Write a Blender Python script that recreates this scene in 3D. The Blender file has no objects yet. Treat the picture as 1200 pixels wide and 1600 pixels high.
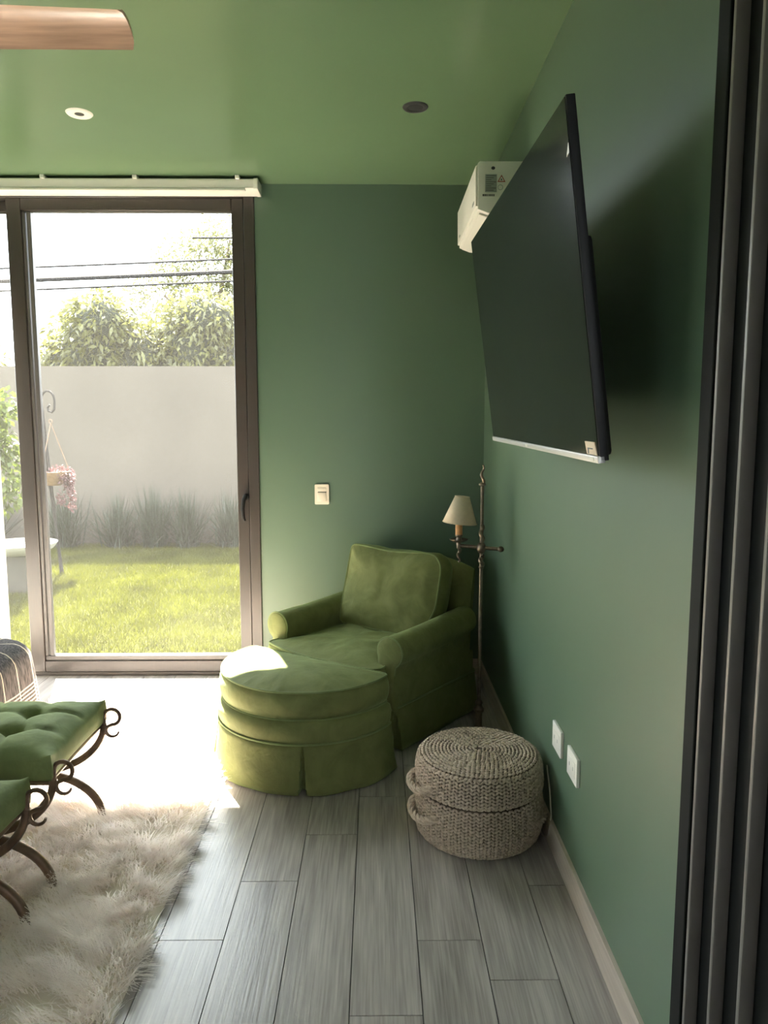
import bpy, bmesh, math, random
import numpy as np
from mathutils import Vector, Matrix, noise as mnoise

rng = np.random.default_rng(7)
random.seed(7)
S = bpy.context.scene
C = S.collection
PI = math.pi

# ------------------------------------------------------------------ camera, sky, sun, exposure
FPX, PITCH, YAW = 1150.0, 0.116857, 0.010363
D, CAMZ, XR, H = 4.2574, 1.4740, 0.6204, 2.8
cam = bpy.data.cameras.new('camera')
camo = bpy.data.objects.new('camera', cam)
C.objects.link(camo)
camo.location = (0, 0, CAMZ)
camo.rotation_euler = (PI / 2 - PITCH, 0, -YAW)
cam.sensor_fit = 'VERTICAL'
cam.sensor_height = 36.0
cam.sensor_width = 27.0
cam.lens = FPX / 1600 * 36.0
cam.clip_start = 0.02
cam.clip_end = 300
S.camera = camo

w = bpy.data.worlds.new('sky')
S.world = w
w.use_nodes = True
wb = w.node_tree.nodes['Background']
wb.inputs[0].default_value = (0.88, 0.95, 1.0, 1)
wb.inputs[1].default_value = 4.0

SUN_DIR = Vector((0.345, -1.0, -1.43)).normalized()
sl = bpy.data.lights.new('sun', 'SUN')
sl.energy = 35.0
sl.angle = math.radians(0.6)
sl.color = (1.0, 0.94, 0.82)
so = bpy.data.objects.new('sun', sl)
C.objects.link(so)
so.rotation_euler = SUN_DIR.to_track_quat('-Z', 'Y').to_euler()
so.location = (-3, 9, 9)

S.view_settings.view_transform = 'Standard'
S.view_settings.look = 'None'
S.view_settings.gamma = 1
S.view_settings.use_curve_mapping = False
S.view_settings.exposure = 1.72
S.cycles.max_bounces = 14
S.cycles.diffuse_bounces = 8
S.cycles.glossy_bounces = 4
S.cycles.transparent_max_bounces = 16


# ------------------------------------------------------------------ materials
def L(c):
    """sRGB 0-255 to linear"""
    return tuple(((v / 255) / 12.92 if v / 255 <= 0.04045 else ((v / 255 + 0.055) / 1.055) ** 2.4) for v in c)


class Mat:
    def __init__(self, name):
        self.m = bpy.data.materials.new(name)
        self.m.use_nodes = True
        self.nt = self.m.node_tree
        self.b = self.nt.nodes['Principled BSDF']

    def n(self, t, **kw):
        nd = self.nt.nodes.new(t)
        for k, v in kw.items():
            if k.startswith('i_'):
                key = k[2:]
                key = int(key) if key.isdigit() else key.replace('_', ' ')
                nd.inputs[key].default_value = v
            else:
                setattr(nd, k, v)
        return nd

    def l(self, a, b):
        self.nt.links.new(a, b)

    def bump(self, h, strength=0.2, dist=0.01):
        bp = self.n('ShaderNodeBump')
        bp.inputs['Strength'].default_value = strength
        bp.inputs['Distance'].default_value = dist
        self.l(h, bp.inputs['Height'])
        self.l(bp.outputs[0], self.b.inputs['Normal'])


def pm(name, col, rough=0.5, metal=0.0, spec=0.5, var=0.0, vscale=8.0, bump=0.0, bscale=60.0, bdist=0.004,
       sheen=0.0, stretch=None, objrand=0.0, trans=0.0):
    M = Mat(name)
    b = M.b
    b.inputs['Base Color'].default_value = (*col, 1)
    b.inputs['Roughness'].default_value = rough
    b.inputs['Metallic'].default_value = metal
    b.inputs['Specular IOR Level'].default_value = spec
    if sheen:
        b.inputs['Sheen Weight'].default_value = sheen
        b.inputs['Sheen Roughness'].default_value = 0.35
        b.inputs['Sheen Tint'].default_value = (*[min(1, 0.25 + 2.2 * c) for c in col], 1)
    tc = M.n('ShaderNodeTexCoord')
    vec = tc.outputs['Object']
    if stretch:
        mp = M.n('ShaderNodeMapping')
        mp.inputs['Scale'].default_value = stretch
        M.l(vec, mp.inputs[0])
        vec = mp.outputs[0]
    if var or objrand:
        nz = M.n('ShaderNodeTexNoise', i_Scale=vscale, i_Detail=5.0)
        M.l(vec, nz.inputs['Vector'])
        mr = M.n('ShaderNodeMapRange')
        mr.inputs['From Min'].default_value = 0.3
        mr.inputs['From Max'].default_value = 0.7
        mr.inputs['To Min'].default_value = 1 - var
        mr.inputs['To Max'].default_value = 1 + var
        M.l(nz.outputs['Fac'], mr.inputs['Value'])
        fac = mr.outputs[0]
        if objrand:
            oi = M.n('ShaderNodeObjectInfo')
            m2 = M.n('ShaderNodeMapRange')
            m2.inputs['To Min'].default_value = 1 - objrand
            m2.inputs['To Max'].default_value = 1 + objrand
            M.l(oi.outputs['Random'], m2.inputs['Value'])
            mu = M.n('ShaderNodeMath', operation='MULTIPLY')
            M.l(fac, mu.inputs[0])
            M.l(m2.outputs[0], mu.inputs[1])
            fac = mu.outputs[0]
        vm = M.n('ShaderNodeVectorMath', operation='SCALE')
        vm.inputs[0].default_value = col
        M.l(fac, vm.inputs['Scale'])
        M.l(vm.outputs[0], b.inputs['Base Color'])
    if bump:
        nb = M.n('ShaderNodeTexNoise', i_Scale=bscale, i_Detail=4.0)
        M.l(vec, nb.inputs['Vector'])
        M.bump(nb.outputs['Fac'], bump, bdist)
    if trans:
        tr = M.n('ShaderNodeBsdfTranslucent')
        tr.inputs[0].default_value = (*col, 1)
        mx = M.n('ShaderNodeMixShader', i_0=trans)
        out = M.nt.nodes['Material Output']
        M.l(b.outputs[0], mx.inputs[1])
        M.l(tr.outputs[0], mx.inputs[2])
        M.l(mx.outputs[0], out.inputs[0])
        if var or objrand:
            M.l(vm.outputs[0], tr.inputs[0])
    return M.m


PAINT = pm('green_wall_paint', (0.080, 0.136, 0.082), rough=0.46, spec=1.0, var=0.05, vscale=1.5, bump=0.06, bscale=14,
           bdist=0.004, stretch=(1, 1, 0.25))
CEILP = pm('green_ceiling_paint', (0.125, 0.200, 0.106), rough=0.25, spec=0.95, var=0.04, vscale=1.2, bump=0.05, bscale=9, bdist=0.004)
WHITEP = pm('pale_plaster', (0.78, 0.76, 0.72), rough=0.8)
GARDENW = pm('garden_wall_render', (0.078, 0.067, 0.057), rough=0.95, spec=0.1, var=0.06, vscale=1.1, bump=0.08, bscale=25)
BRONZE = pm('dark_bronze_aluminium', (0.046, 0.036, 0.032), rough=0.34, metal=0.0, spec=0.6, var=0.08, vscale=30, stretch=(8, 8, 0.4))
BEADM = pm('grey_glazing_bead', (0.10, 0.09, 0.086), rough=0.4)
JAMB = pm('lightened_jamb_aluminium', (0.20, 0.185, 0.175), rough=0.4, spec=0.5, metal=0.2)  # fin colour lightened in place of light from the dark hall
GROUT = pm('grey_grout', (0.085, 0.082, 0.082), rough=0.9)
WHITEPL = pm('white_plastic', (0.80, 0.78, 0.72), rough=0.35)
CREAMPL = pm('cream_switch_plastic', (0.78, 0.70, 0.58), rough=0.35)
DARKSLOT = pm('dark_slot', (0.02, 0.02, 0.02), rough=0.6)
BLACKPL = pm('black_plastic', (0.007, 0.007, 0.008), rough=0.5, spec=0.3)
SCREEN = pm('black_glass_screen', (0.006, 0.007, 0.008), rough=0.12, spec=0.25)
SILVER = pm('brushed_silver_strip', (0.55, 0.54, 0.53), rough=0.4, metal=0.6)
BRASSY = pm('aged_bronze_lamp_metal', (0.20, 0.155, 0.12), rough=0.38, metal=0.85, var=0.25, vscale=60)
IRON = pm('dark_bronze_wrought_iron', (0.17, 0.11, 0.075), rough=0.45, metal=0.45, var=0.35, vscale=25, bump=0.15, bscale=90)
SHADEM = pm('cream_lamp_shade', (0.78, 0.66, 0.50), rough=0.8, var=0.04, vscale=60, trans=0.25)
CANDLE = pm('amber_candle_sleeve', (0.62, 0.30, 0.11), rough=0.5, var=0.2, vscale=40)
CORDM = pm('beige_cord', (0.5, 0.46, 0.4), rough=0.5)
FANWOOD = pm('pinkish_fan_wood', (0.52, 0.33, 0.235), rough=0.3, var=0.22, vscale=7, stretch=(0.6, 9, 9))
STRAW = pm('woven_hyacinth_straw', (0.50, 0.40, 0.32), rough=0.75, spec=0.2, var=0.25, vscale=90)
STRAWIN = pm('dark_straw_core', (0.13, 0.095, 0.065), rough=0.9)
PILE = pm('cream_shag_pile', (0.98, 0.93, 0.90), rough=0.5, spec=0.45, var=0.05, vscale=9, trans=0.5)
RUGB = pm('rug_backing', (0.78, 0.72, 0.64), rough=0.9)
CURT = pm('white_curtain_cloth', (0.8, 0.78, 0.74), rough=0.9, spec=0.1, trans=0.35)
MATTR = pm('white_mattress_cloth', (0.7, 0.69, 0.67), rough=0.9)
SOIL = pm('white_pebble_mulch', (0.75, 0.74, 0.72), rough=0.8, var=0.4, vscale=40, bump=0.6, bscale=60)
POTM = pm('grey_cement_pot', (0.065, 0.058, 0.052), rough=0.9, var=0.15, vscale=10)
POTRIM = pm('pale_cement_rim', (0.30, 0.29, 0.28), rough=0.7)
BARK = pm('pale_bark', (0.10, 0.075, 0.055), rough=0.9, var=0.25, vscale=30)
COCO = pm('coconut_fibre', (0.12, 0.075, 0.04), rough=1.0, var=0.35, vscale=50, bump=0.5, bscale=90)
PINKL = pm('pink_trailing_leaves', (0.09, 0.040, 0.042), rough=0.6, objrand=0, var=0.35, vscale=30, trans=0.3)
LEAFY = pm('bright_lime_leaves', (0.055, 0.075, 0.009), rough=0.5, var=0.3, vscale=12, trans=0.45)
LEAFM = pm('olive_tree_leaves', (0.080, 0.082, 0.022), rough=0.45, var=0.4, vscale=4, trans=0.40)
LEAFF = pm('dry_feathery_leaves', (0.085, 0.085, 0.036), rough=0.6, var=0.3, vscale=4, trans=0.40)
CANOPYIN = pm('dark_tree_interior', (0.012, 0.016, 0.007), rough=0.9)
TUFTM = pm('grey_green_strap_leaves', (0.022, 0.030, 0.018), rough=0.5, var=0.3, vscale=6, trans=0.25)
LAWNB = pm('lawn_soil_thatch', (0.042, 0.043, 0.005), rough=1.0, spec=0.1, var=0.35, vscale=3.0)
LAWN = pm('sunny_lawn_blades', (0.056, 0.060, 0.0045), rough=0.6, spec=0.2, var=0.35, vscale=2.2, trans=0.4)
CABLE = pm('black_cable', (0.03, 0.027, 0.027), rough=0.9, spec=0.1)
SEALSHADE = pm('black_seal_and_recess_shade', (0.006, 0.007, 0.007), rough=0.7, spec=0.2)  # seal on the jamb edge; also recess shade painted on the liner
CHROMEG = pm('dark_grey_trim', (0.035, 0.035, 0.035), rough=0.4)
RED = pm('warning_red', (0.35, 0.05, 0.03), rough=0.5)
GREYLAB = pm('grey_rating_label', (0.34, 0.36, 0.34), rough=0.5)
LABTXT = pm('dark_label_print', (0.10, 0.10, 0.10), rough=0.6)
STICK = pm('beige_energy_sticker', (0.72, 0.58, 0.44), rough=0.6)


def velvet(name, base, hi):
    M = Mat(name)
    b = M.b
    tc = M.n('ShaderNodeTexCoord')
    nz = M.n('ShaderNodeTexNoise', i_Scale=9.0, i_Detail=6.0, i_Roughness=0.6, i_Distortion=0.8)
    M.l(tc.outputs['Object'], nz.inputs['Vector'])
    cr = M.n('ShaderNodeValToRGB')
    cr.color_ramp.elements[0].position = 0.32
    cr.color_ramp.elements[0].color = (*base, 1)
    cr.color_ramp.elements[1].position = 0.70
    cr.color_ramp.elements[1].color = (*hi, 1)
    M.l(nz.outputs['Fac'], cr.inputs[0])
    M.l(cr.outputs[0], b.inputs['Base Color'])
    b.inputs['Roughness'].default_value = 0.75
    b.inputs['Specular IOR Level'].default_value = 0.15
    b.inputs['Sheen Weight'].default_value = 0.35
    b.inputs['Sheen Roughness'].default_value = 0.4
    b.inputs['Sheen Tint'].default_value = (0.55, 0.75, 0.35, 1)
    n2 = M.n('ShaderNodeTexNoise', i_Scale=22.0, i_Detail=5.0, i_Distortion=1.2)
    M.l(tc.outputs['Object'], n2.inputs['Vector'])
    M.bump(n2.outputs['Fac'], 0.35, 0.006)
    return M.m


VELVET = velvet('olive_green_velvet', (0.128, 0.140, 0.052), (0.185, 0.198, 0.076))
VELPIPE = velvet('olive_green_piping', (0.15, 0.18, 0.075), (0.19, 0.22, 0.095))
VELSTOOL = velvet('moss_green_velvet', (0.140, 0.170, 0.075), (0.205, 0.240, 0.105))


def plank_mat(name, c0, c1, rough, along='Y', rnd=True):
    M = Mat(name)
    b = M.b
    tc = M.n('ShaderNodeTexCoord')
    oi = M.n('ShaderNodeObjectInfo')
    ad = M.n('ShaderNodeVectorMath', operation='ADD')
    sc = M.n('ShaderNodeVectorMath', operation='SCALE')
    cx = M.n('ShaderNodeCombineXYZ')
    M.l(oi.outputs['Random'], cx.inputs[0])
    M.l(oi.outputs['Random'], cx.inputs[1])
    M.l(oi.outputs['Random'], cx.inputs[2])
    sc.inputs['Scale'].default_value = 37.0
    M.l(cx.outputs[0], sc.inputs[0])
    M.l(tc.outputs['Object'], ad.inputs[0])
    M.l(sc.outputs[0], ad.inputs[1])
    mp = M.n('ShaderNodeMapping')
    mp.inputs['Scale'].default_value = (7, 0.8, 7) if along == 'Y' else (0.8, 7, 7)
    M.l(ad.outputs[0], mp.inputs[0])
    # broad cathedral figure
    n0 = M.n('ShaderNodeTexNoise', i_Scale=0.75, i_Detail=2.0, i_Distortion=0.5)
    M.l(mp.outputs[0], n0.inputs['Vector'])
    mu = M.n('ShaderNodeMath', operation='MULTIPLY')
    mu.inputs[1].default_value = 62.0
    M.l(n0.outputs['Fac'], mu.inputs[0])
    sn = M.n('ShaderNodeMath', operation='SINE')
    M.l(mu.outputs[0], sn.inputs[0])
    # fine straight fibre
    mp2 = M.n('ShaderNodeMapping')
    mp2.inputs['Scale'].default_value = (170, 5, 170) if along == 'Y' else (5, 170, 170)
    M.l(ad.outputs[0], mp2.inputs[0])
    n1 = M.n('ShaderNodeTexNoise', i_Scale=1.0, i_Detail=3.0)
    M.l(mp2.outputs[0], n1.inputs['Vector'])
    n3 = M.n('ShaderNodeTexNoise', i_Scale=2.2, i_Detail=4.0)
    M.l(mp.outputs[0], n3.inputs['Vector'])
    a1 = M.n('ShaderNodeMath', operation='MULTIPLY_ADD')
    a1.inputs[1].default_value = 0.075
    M.l(sn.outputs[0], a1.inputs[0])
    M.l(n1.outputs['Fac'], a1.inputs[2])
    a2 = M.n('ShaderNodeMath', operation='MULTIPLY_ADD')
    a2.inputs[1].default_value = 0.9
    M.l(n3.outputs['Fac'], a2.inputs[0])
    M.l(a1.outputs[0], a2.inputs[2])
    a3 = M.n('ShaderNodeMath', operation='MULTIPLY_ADD')
    a3.inputs[1].default_value = 0.16
    M.l(oi.outputs['Random'], a3.inputs[0])
    M.l(a2.outputs[0], a3.inputs[2])
    cr = M.n('ShaderNodeValToRGB')
    cr.color_ramp.elements[0].position = 0.66
    cr.color_ramp.elements[0].color = (*c0, 1)
    cr.color_ramp.elements[1].position = 1.45 / 1.0 if False else 1.0
    cr.color_ramp.elements[1].color = (*c1, 1)
    mr = M.n('ShaderNodeMapRange')
    mr.inputs['From Min'].default_value = 0.55
    mr.inputs['From Max'].default_value = 1.5
    M.l(a3.outputs[0], mr.inputs['Value'])
    cr.color_ramp.elements[0].position = 0.0
    M.l(mr.outputs[0], cr.inputs[0])
    M.l(cr.outputs[0], b.inputs['Base Color'])
    b.inputs['Roughness'].default_value = rough
    b.inputs['Specular IOR Level'].default_value = 0.5
    M.bump(n1.outputs['Fac'], 0.25, 0.002)
    return M.m


FLOORM = plank_mat('grey_oak_floor_plank', (0.185, 0.160, 0.150), (0.52, 0.47, 0.445), 0.30)
BASEM = plank_mat('greige_oak_baseboard', (0.34, 0.28, 0.235), (0.60, 0.52, 0.45), 0.4)
BASEMX = plank_mat('greige_oak_baseboard_cross', (0.34, 0.28, 0.235), (0.60, 0.52, 0.45), 0.4, along='X')


def glass_mat():
    M = Mat('dusty_window_glass')
    nt = M.nt
    nt.nodes.remove(M.b)
    out = nt.nodes['Material Output']
    tr = M.n('ShaderNodeBsdfTransparent')
    tr.inputs[0].default_value = (0.97, 0.98, 0.97, 1)
    gl = M.n('ShaderNodeBsdfGlossy')
    gl.inputs['Roughness'].default_value = 0.0
    gl.inputs['Color'].default_value = (1, 1, 1, 1)
    du = M.n('ShaderNodeBsdfTranslucent')
    du.inputs[0].default_value = (0.95, 0.9, 0.85, 1)
    lw = M.n('ShaderNodeLayerWeight', i_Blend=0.12)
    mr = M.n('ShaderNodeMath', operation='MULTIPLY')
    mr.inputs[1].default_value = 0.35
    M.l(lw.outputs['Fresnel'], mr.inputs[0])
    m1 = M.n('ShaderNodeMixShader')
    M.l(mr.outputs[0], m1.inputs[0])
    M.l(tr.outputs[0], m1.inputs[1])
    M.l(gl.outputs[0], m1.inputs[2])
    tc = M.n('ShaderNodeTexCoord')
    nz = M.n('ShaderNodeTexNoise', i_Scale=2.0, i_Detail=6.0)
    M.l(tc.outputs['Object'], nz.inputs['Vector'])
    m3 = M.n('ShaderNodeMapRange')
    m3.inputs['To Min'].default_value = 0.003
    m3.inputs['To Max'].default_value = 0.0075
    M.l(nz.outputs['Fac'], m3.inputs['Value'])
    m2 = M.n('ShaderNodeMixShader')
    M.l(m3.outputs[0], m2.inputs[0])
    M.l(m1.outputs[0], m2.inputs[1])
    M.l(du.outputs[0], m2.inputs[2])
    M.l(m2.outputs[0], out.inputs[0])
    return M.m


GLASS = glass_mat()


def throw_mat():
    M = Mat('charcoal_throw_with_cream_lines')
    b = M.b
    tc = M.n('ShaderNodeTexCoord')
    uv = M.n('ShaderNodeSeparateXYZ')
    M.l(tc.outputs['UV'], uv.inputs[0])

    def band(sock, lo, hi):
        g = M.n('ShaderNodeMath', operation='GREATER_THAN')
        g.inputs[1].default_value = lo
        M.l(sock, g.inputs[0])
        h = M.n('ShaderNodeMath', operation='LESS_THAN')
        h.inputs[1].default_value = hi
        M.l(sock, h.inputs[0])
        m = M.n('ShaderNodeMath', operation='MULTIPLY')
        M.l(g.outputs[0], m.inputs[0])
        M.l(h.outputs[0], m.inputs[1])
        return m.outputs[0]

    def frac(sock, k):
        m = M.n('ShaderNodeMath', operation='MULTIPLY')
        m.inputs[1].default_value = k
        M.l(sock, m.inputs[0])
        f = M.n('ShaderNodeMath', operation='FRACT')
        M.l(m.outputs[0], f.inputs[0])
        return f.outputs[0]

    # u across the drop (metres), v along; fine stripes near the hem, single long lines above
    st = band(frac(uv.outputs[0], 1 / 0.016), 0.0, 0.38)
    hem = band(uv.outputs[0], 0.205, 5.0)
    a = M.n('ShaderNodeMath', operation='MULTIPLY')
    M.l(st, a.inputs[0])
    M.l(hem, a.inputs[1])
    ln = band(frac(uv.outputs[1], 1 / 0.115), 0.0, 0.06)
    mx = M.n('ShaderNodeMath', operation='MAXIMUM')
    M.l(a.outputs[0], mx.inputs[0])
    M.l(ln, mx.inputs[1])
    nz = M.n('ShaderNodeTexNoise', i_Scale=120.0, i_Detail=3.0)
    mp = M.n('ShaderNodeMapping')
    mp.inputs['Scale'].default_value = (1, 1, 0.15)
    M.l(tc.outputs['Object'], mp.inputs[0])
    M.l(mp.outputs[0], nz.inputs['Vector'])
    cr = M.n('ShaderNodeValToRGB')
    cr.color_ramp.elements[0].position = 0.35
    cr.color_ramp.elements[0].color = (0.05, 0.047, 0.05, 1)
    cr.color_ramp.elements[1].position = 0.7
    cr.color_ramp.elements[1].color = (0.17, 0.15, 0.15, 1)
    M.l(nz.outputs['Fac'], cr.inputs[0])
    mix = M.n('ShaderNodeMix', data_type='RGBA')
    M.l(mx.outputs[0], mix.inputs[0])
    M.l(cr.outputs[0], mix.inputs[6])
    mix.inputs[7].default_value = (0.62, 0.52, 0.42, 1)
    M.l(mix.outputs[2], b.inputs['Base Color'])
    b.inputs['Roughness'].default_value = 0.95
    b.inputs['Specular IOR Level'].default_value = 0.1
    M.bump(nz.outputs['Fac'], 0.5, 0.004)
    return M.m


THROW = throw_mat()


# ------------------------------------------------------------------ mesh helpers
class G:
    def __init__(self):
        self.v = []
        self.f = []
        self.uv = None

    def add(self, vs, fs):
        o = len(self.v)
        self.v.extend([tuple(p) for p in vs])
        self.f.extend([tuple(i + o for i in q) for q in fs])
        return self

    def box(self, x0, x1, y0, y1, z0, z1):
        v = [(x0, y0, z0), (x1, y0, z0), (x1, y1, z0), (x0, y1, z0), (x0, y0, z1), (x1, y0, z1), (x1, y1, z1), (x0, y1, z1)]
        return self.add(v, [(0, 3, 2, 1), (4, 5, 6, 7), (0, 1, 5, 4), (1, 2, 6, 5), (2, 3, 7, 6), (3, 0, 4, 7)])

    def tube(self, path, r, seg=8, closed=False, flat=1.0, caps=True):
        P = [Vector(p) for p in path]
        n = len(P)
        R = r if hasattr(r, '__len__') else [r] * n
        T = []
        for i in range(n):
            a = P[(i - 1) % n] if (closed or i > 0) else P[i]
            b = P[(i + 1) % n] if (closed or i < n - 1) else P[i]
            t = (b - a)
            T.append(t.normalized() if t.length > 1e-9 else Vector((0, 0, 1)))
        u = T[0].orthogonal().normalized()
        rings = []
        for i in range(n):
            u = (u - T[i] * u.dot(T[i]))
            u = u.normalized() if u.length > 1e-6 else T[i].orthogonal().normalized()
            vv = T[i].cross(u)
            rings.append([P[i] + (u * math.cos(2 * PI * k / seg) + vv * math.sin(2 * PI * k / seg) * flat) * R[i] for k in range(seg)])
        o = len(self.v)
        for q in rings:
            self.v.extend([tuple(p) for p in q])
        m = n if closed else n - 1
        for i in range(m):
            for k in range(seg):
                a = o + i * seg + k
                b = o + i * seg + (k + 1) % seg
                c = o + ((i + 1) % n) * seg + (k + 1) % seg
                d = o + ((i + 1) % n) * seg + k
                self.f.append((a, b, c, d))
        if not closed and caps:
            self.f.append(tuple(o + k for k in reversed(range(seg))))
            self.f.append(tuple(o + (n - 1) * seg + k for k in range(seg)))
        return self

    def lathe(self, prof, seg=24, c=(0, 0, 0), a0=0.0, a1=2 * PI):
        full = abs(a1 - a0 - 2 * PI) < 1e-6
        n = len(prof)
        m = seg if full else seg + 1
        o = len(self.v)
        for k in range(m):
            a = a0 + (a1 - a0) * k / seg
            for r, z in prof:
                self.v.append((c[0] + r * math.cos(a), c[1] + r * math.sin(a), c[2] + z))
        for k in range(seg):
            k2 = (k + 1) % m
            for i in range(n - 1):
                q = [o + k * n + i, o + k2 * n + i, o + k2 * n + i + 1, o + k * n + i + 1]
                self.f.append(tuple(q))
        return self

    def ell(self, c, rx, ry, rz, seg=8, rings=5, M=None):
        pts = []
        for i in range(rings + 1):
            t = PI * i / rings
            for k in range(seg):
                a = 2 * PI * k / seg
                p = Vector((rx * math.sin(t) * math.cos(a), ry * math.sin(t) * math.sin(a), rz * math.cos(t)))
                if M is not None:
                    p = M @ p
                pts.append(p + Vector(c))
        fs = []
        for i in range(rings):
            for k in range(seg):
                fs.append((i * seg + k, i * seg + (k + 1) % seg, (i + 1) * seg + (k + 1) % seg, (i + 1) * seg + k))
        return self.add(pts, fs)

    def prism(self, poly, axis, a, b):
        """extrude a 2-D polygon along an axis ('x','y','z')"""
        def P(p, t):
            return (t, p[0], p[1]) if axis == 'x' else ((p[0], t, p[1]) if axis == 'y' else (p[0], p[1], t))
        n = len(poly)
        self.add([P(p, a) for p in poly] + [P(p, b) for p in poly],
                 [tuple(range(n))] + [tuple(reversed(range(n, 2 * n)))] + [(i, n + i, n + (i + 1) % n, (i + 1) % n) for i in range(n)])
        return self


def np_mesh(name, V, F):
    """V (n,3), F (m,k) with constant k"""
    me = bpy.data.meshes.new(name)
    V = np.asarray(V, np.float32)
    F = np.asarray(F, np.int32)
    me.vertices.add(len(V))
    me.vertices.foreach_set('co', V.ravel())
    k = F.shape[1]
    me.loops.add(F.size)
    me.loops.foreach_set('vertex_index', F.ravel())
    me.polygons.add(len(F))
    me.polygons.foreach_set('loop_start', np.arange(0, F.size, k, dtype=np.int32))
    me.update(calc_edges=True)
    return me


def link(name, me, mat, parent=None, loc=None, rot=None):
    o = bpy.data.objects.new(name, me)
    C.objects.link(o)
    if mat is not None and len(me.materials) == 0:
        me.materials.append(mat)
    if parent is not None:
        o.parent = parent
    if loc is not None:
        o.location = loc
    if rot is not None:
        o.rotation_euler = rot
    return o


def obj(name, g, mat, parent=None, smooth=True, loc=None, rot=None, bevel=0.0, bseg=2, fix=True, sub=0, angle=40):
    me = bpy.data.meshes.new(name)
    me.from_pydata(g.v, [], g.f)
    if fix or bevel:
        bm = bmesh.new()
        bm.from_mesh(me)
        bmesh.ops.remove_doubles(bm, verts=bm.verts, dist=1e-6)
        bmesh.ops.recalc_face_normals(bm, faces=bm.faces)
        if bevel:
            es = [e for e in bm.edges if len(e.link_faces) == 2 and e.calc_face_angle(0) > 0.5]
            bmesh.ops.bevel(bm, geom=es, offset=bevel, segments=bseg, affect='EDGES', profile=0.5, clamp_overlap=True)
        bm.to_mesh(me)
        bm.free()
    if smooth:
        me.shade_smooth()
        me.set_sharp_from_angle(angle=math.radians(angle))
    o = link(name, me, mat, parent, loc, rot)
    if sub:
        md = o.modifiers.new('smooth', 'SUBSURF')
        md.levels = sub
        md.render_levels = sub
    return o


def tag(o, label=None, cat=None, group=None, kind=None):
    if label:
        o['label'] = label
    if cat:
        o['category'] = cat
    if group:
        o['group'] = group
    if kind:
        o['kind'] = kind
    return o


def empty(name, loc=(0, 0, 0), rz=0.0, label=None, cat=None, group=None, kind=None):
    o = bpy.data.objects.new(name, None)
    C.objects.link(o)
    o.location = loc
    o.rotation_euler = (0, 0, rz)
    o.empty_display_size = 0.05
    return tag(o, label, cat, group, kind)


def nz3(x, y, z, f=1.0):
    return mnoise.noise(Vector((x * f, y * f, z * f)))


def resample(pts, n, closed=True):
    P = np.array(pts, float)
    if closed:
        P = np.vstack([P, P[:1]])
    d = np.r_[0, np.cumsum(np.linalg.norm(np.diff(P, axis=0), axis=1))]
    t = np.linspace(0, d[-1], n + (1 if closed else 0))
    Q = np.stack([np.interp(t, d, P[:, i]) for i in range(P.shape[1])], 1)
    return Q[:-1] if closed else Q


def rrect(x0, x1, y0, y1, r, seg=6):
    out = []
    for cx, cy, a in ((x1 - r, y0 + r, -PI / 2), (x1 - r, y1 - r, 0), (x0 + r, y1 - r, PI / 2), (x0 + r, y0 + r, PI)):
        for k in range(seg + 1):
            t = a + PI / 2 * k / seg
            out.append((cx + r * math.cos(t), cy + r * math.sin(t)))
    return out


def cushion(outline, z0, z1, ct, cb, bulge=0.012, n=120, nr=12, wr=0.004, pucker=0.0, seed=0.0, power=2.6, sag=None):
    """Padded cushion: star-shaped outline in local XY between z0 and z1, crowned top and bottom. Returns mesh, top and bottom seam."""
    O = resample(outline, n)
    c = O.mean(0)
    rings = []
    ang = np.linspace(0, 2 * PI, n, endpoint=False)

    def ring(s, zf):
        q = []
        for i, p in enumerate(O):
            x, y = c + (p - c) * s
            q.append((x, y, zf(x, y, s, i)))
        rings.append(q)

    def topz(x, y, s, i):
        z = z1 + ct * (1 - s ** power)
        z += wr * (1 - s ** 8) * (nz3(x + seed, y, seed, 9) + 0.6 * nz3(x, y + seed, 3 + seed, 21))
        if pucker:
            z -= pucker * max(0, (s - 0.55) / 0.45) ** 1.5 * (1 - s ** 20) * abs(nz3(math.cos(ang[i]) * 6 + seed, math.sin(ang[i]) * 6, 1.7, 4.5)) * 2
        if sag:
            z += sag(x, y) * (1 - s ** 6)
        return z

    ss = [0.0] + [1 - (1 - k / nr) ** 1.7 for k in range(1, nr + 1)]
    for s in ss:
        ring(max(s, 0.02), lambda x, y, s_, i: z0 - cb * (1 - s_ ** power))
    for t in (0.25, 0.5, 0.75):
        q = []
        for i, p in enumerate(O):
            dv = (p - c) / max(1e-6, np.linalg.norm(p - c))
            b = bulge * math.sin(PI * t) * (1 + 0.5 * nz3(p[0] * 8, p[1] * 8, seed))
            q.append((p[0] + dv[0] * b, p[1] + dv[1] * b, z0 + (z1 - z0) * t))
        rings.append(q)
    for s in reversed(ss):
        ring(max(s, 0.02), topz)
    g = G()
    m = len(rings)
    for q in rings:
        g.v.extend(q)
    for a in range(m - 1):
        for i in range(n):
            j = (i + 1) % n
            g.f.append((a * n + i, a * n + j, (a + 1) * n + j, (a + 1) * n + i))
    g.f.append(tuple(range(n)))
    g.f.append(tuple((m - 1) * n + i for i in reversed(range(n))))
    return g, [(x, y, z1) for x, y in O], [(x, y, z0) for x, y in O]


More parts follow.
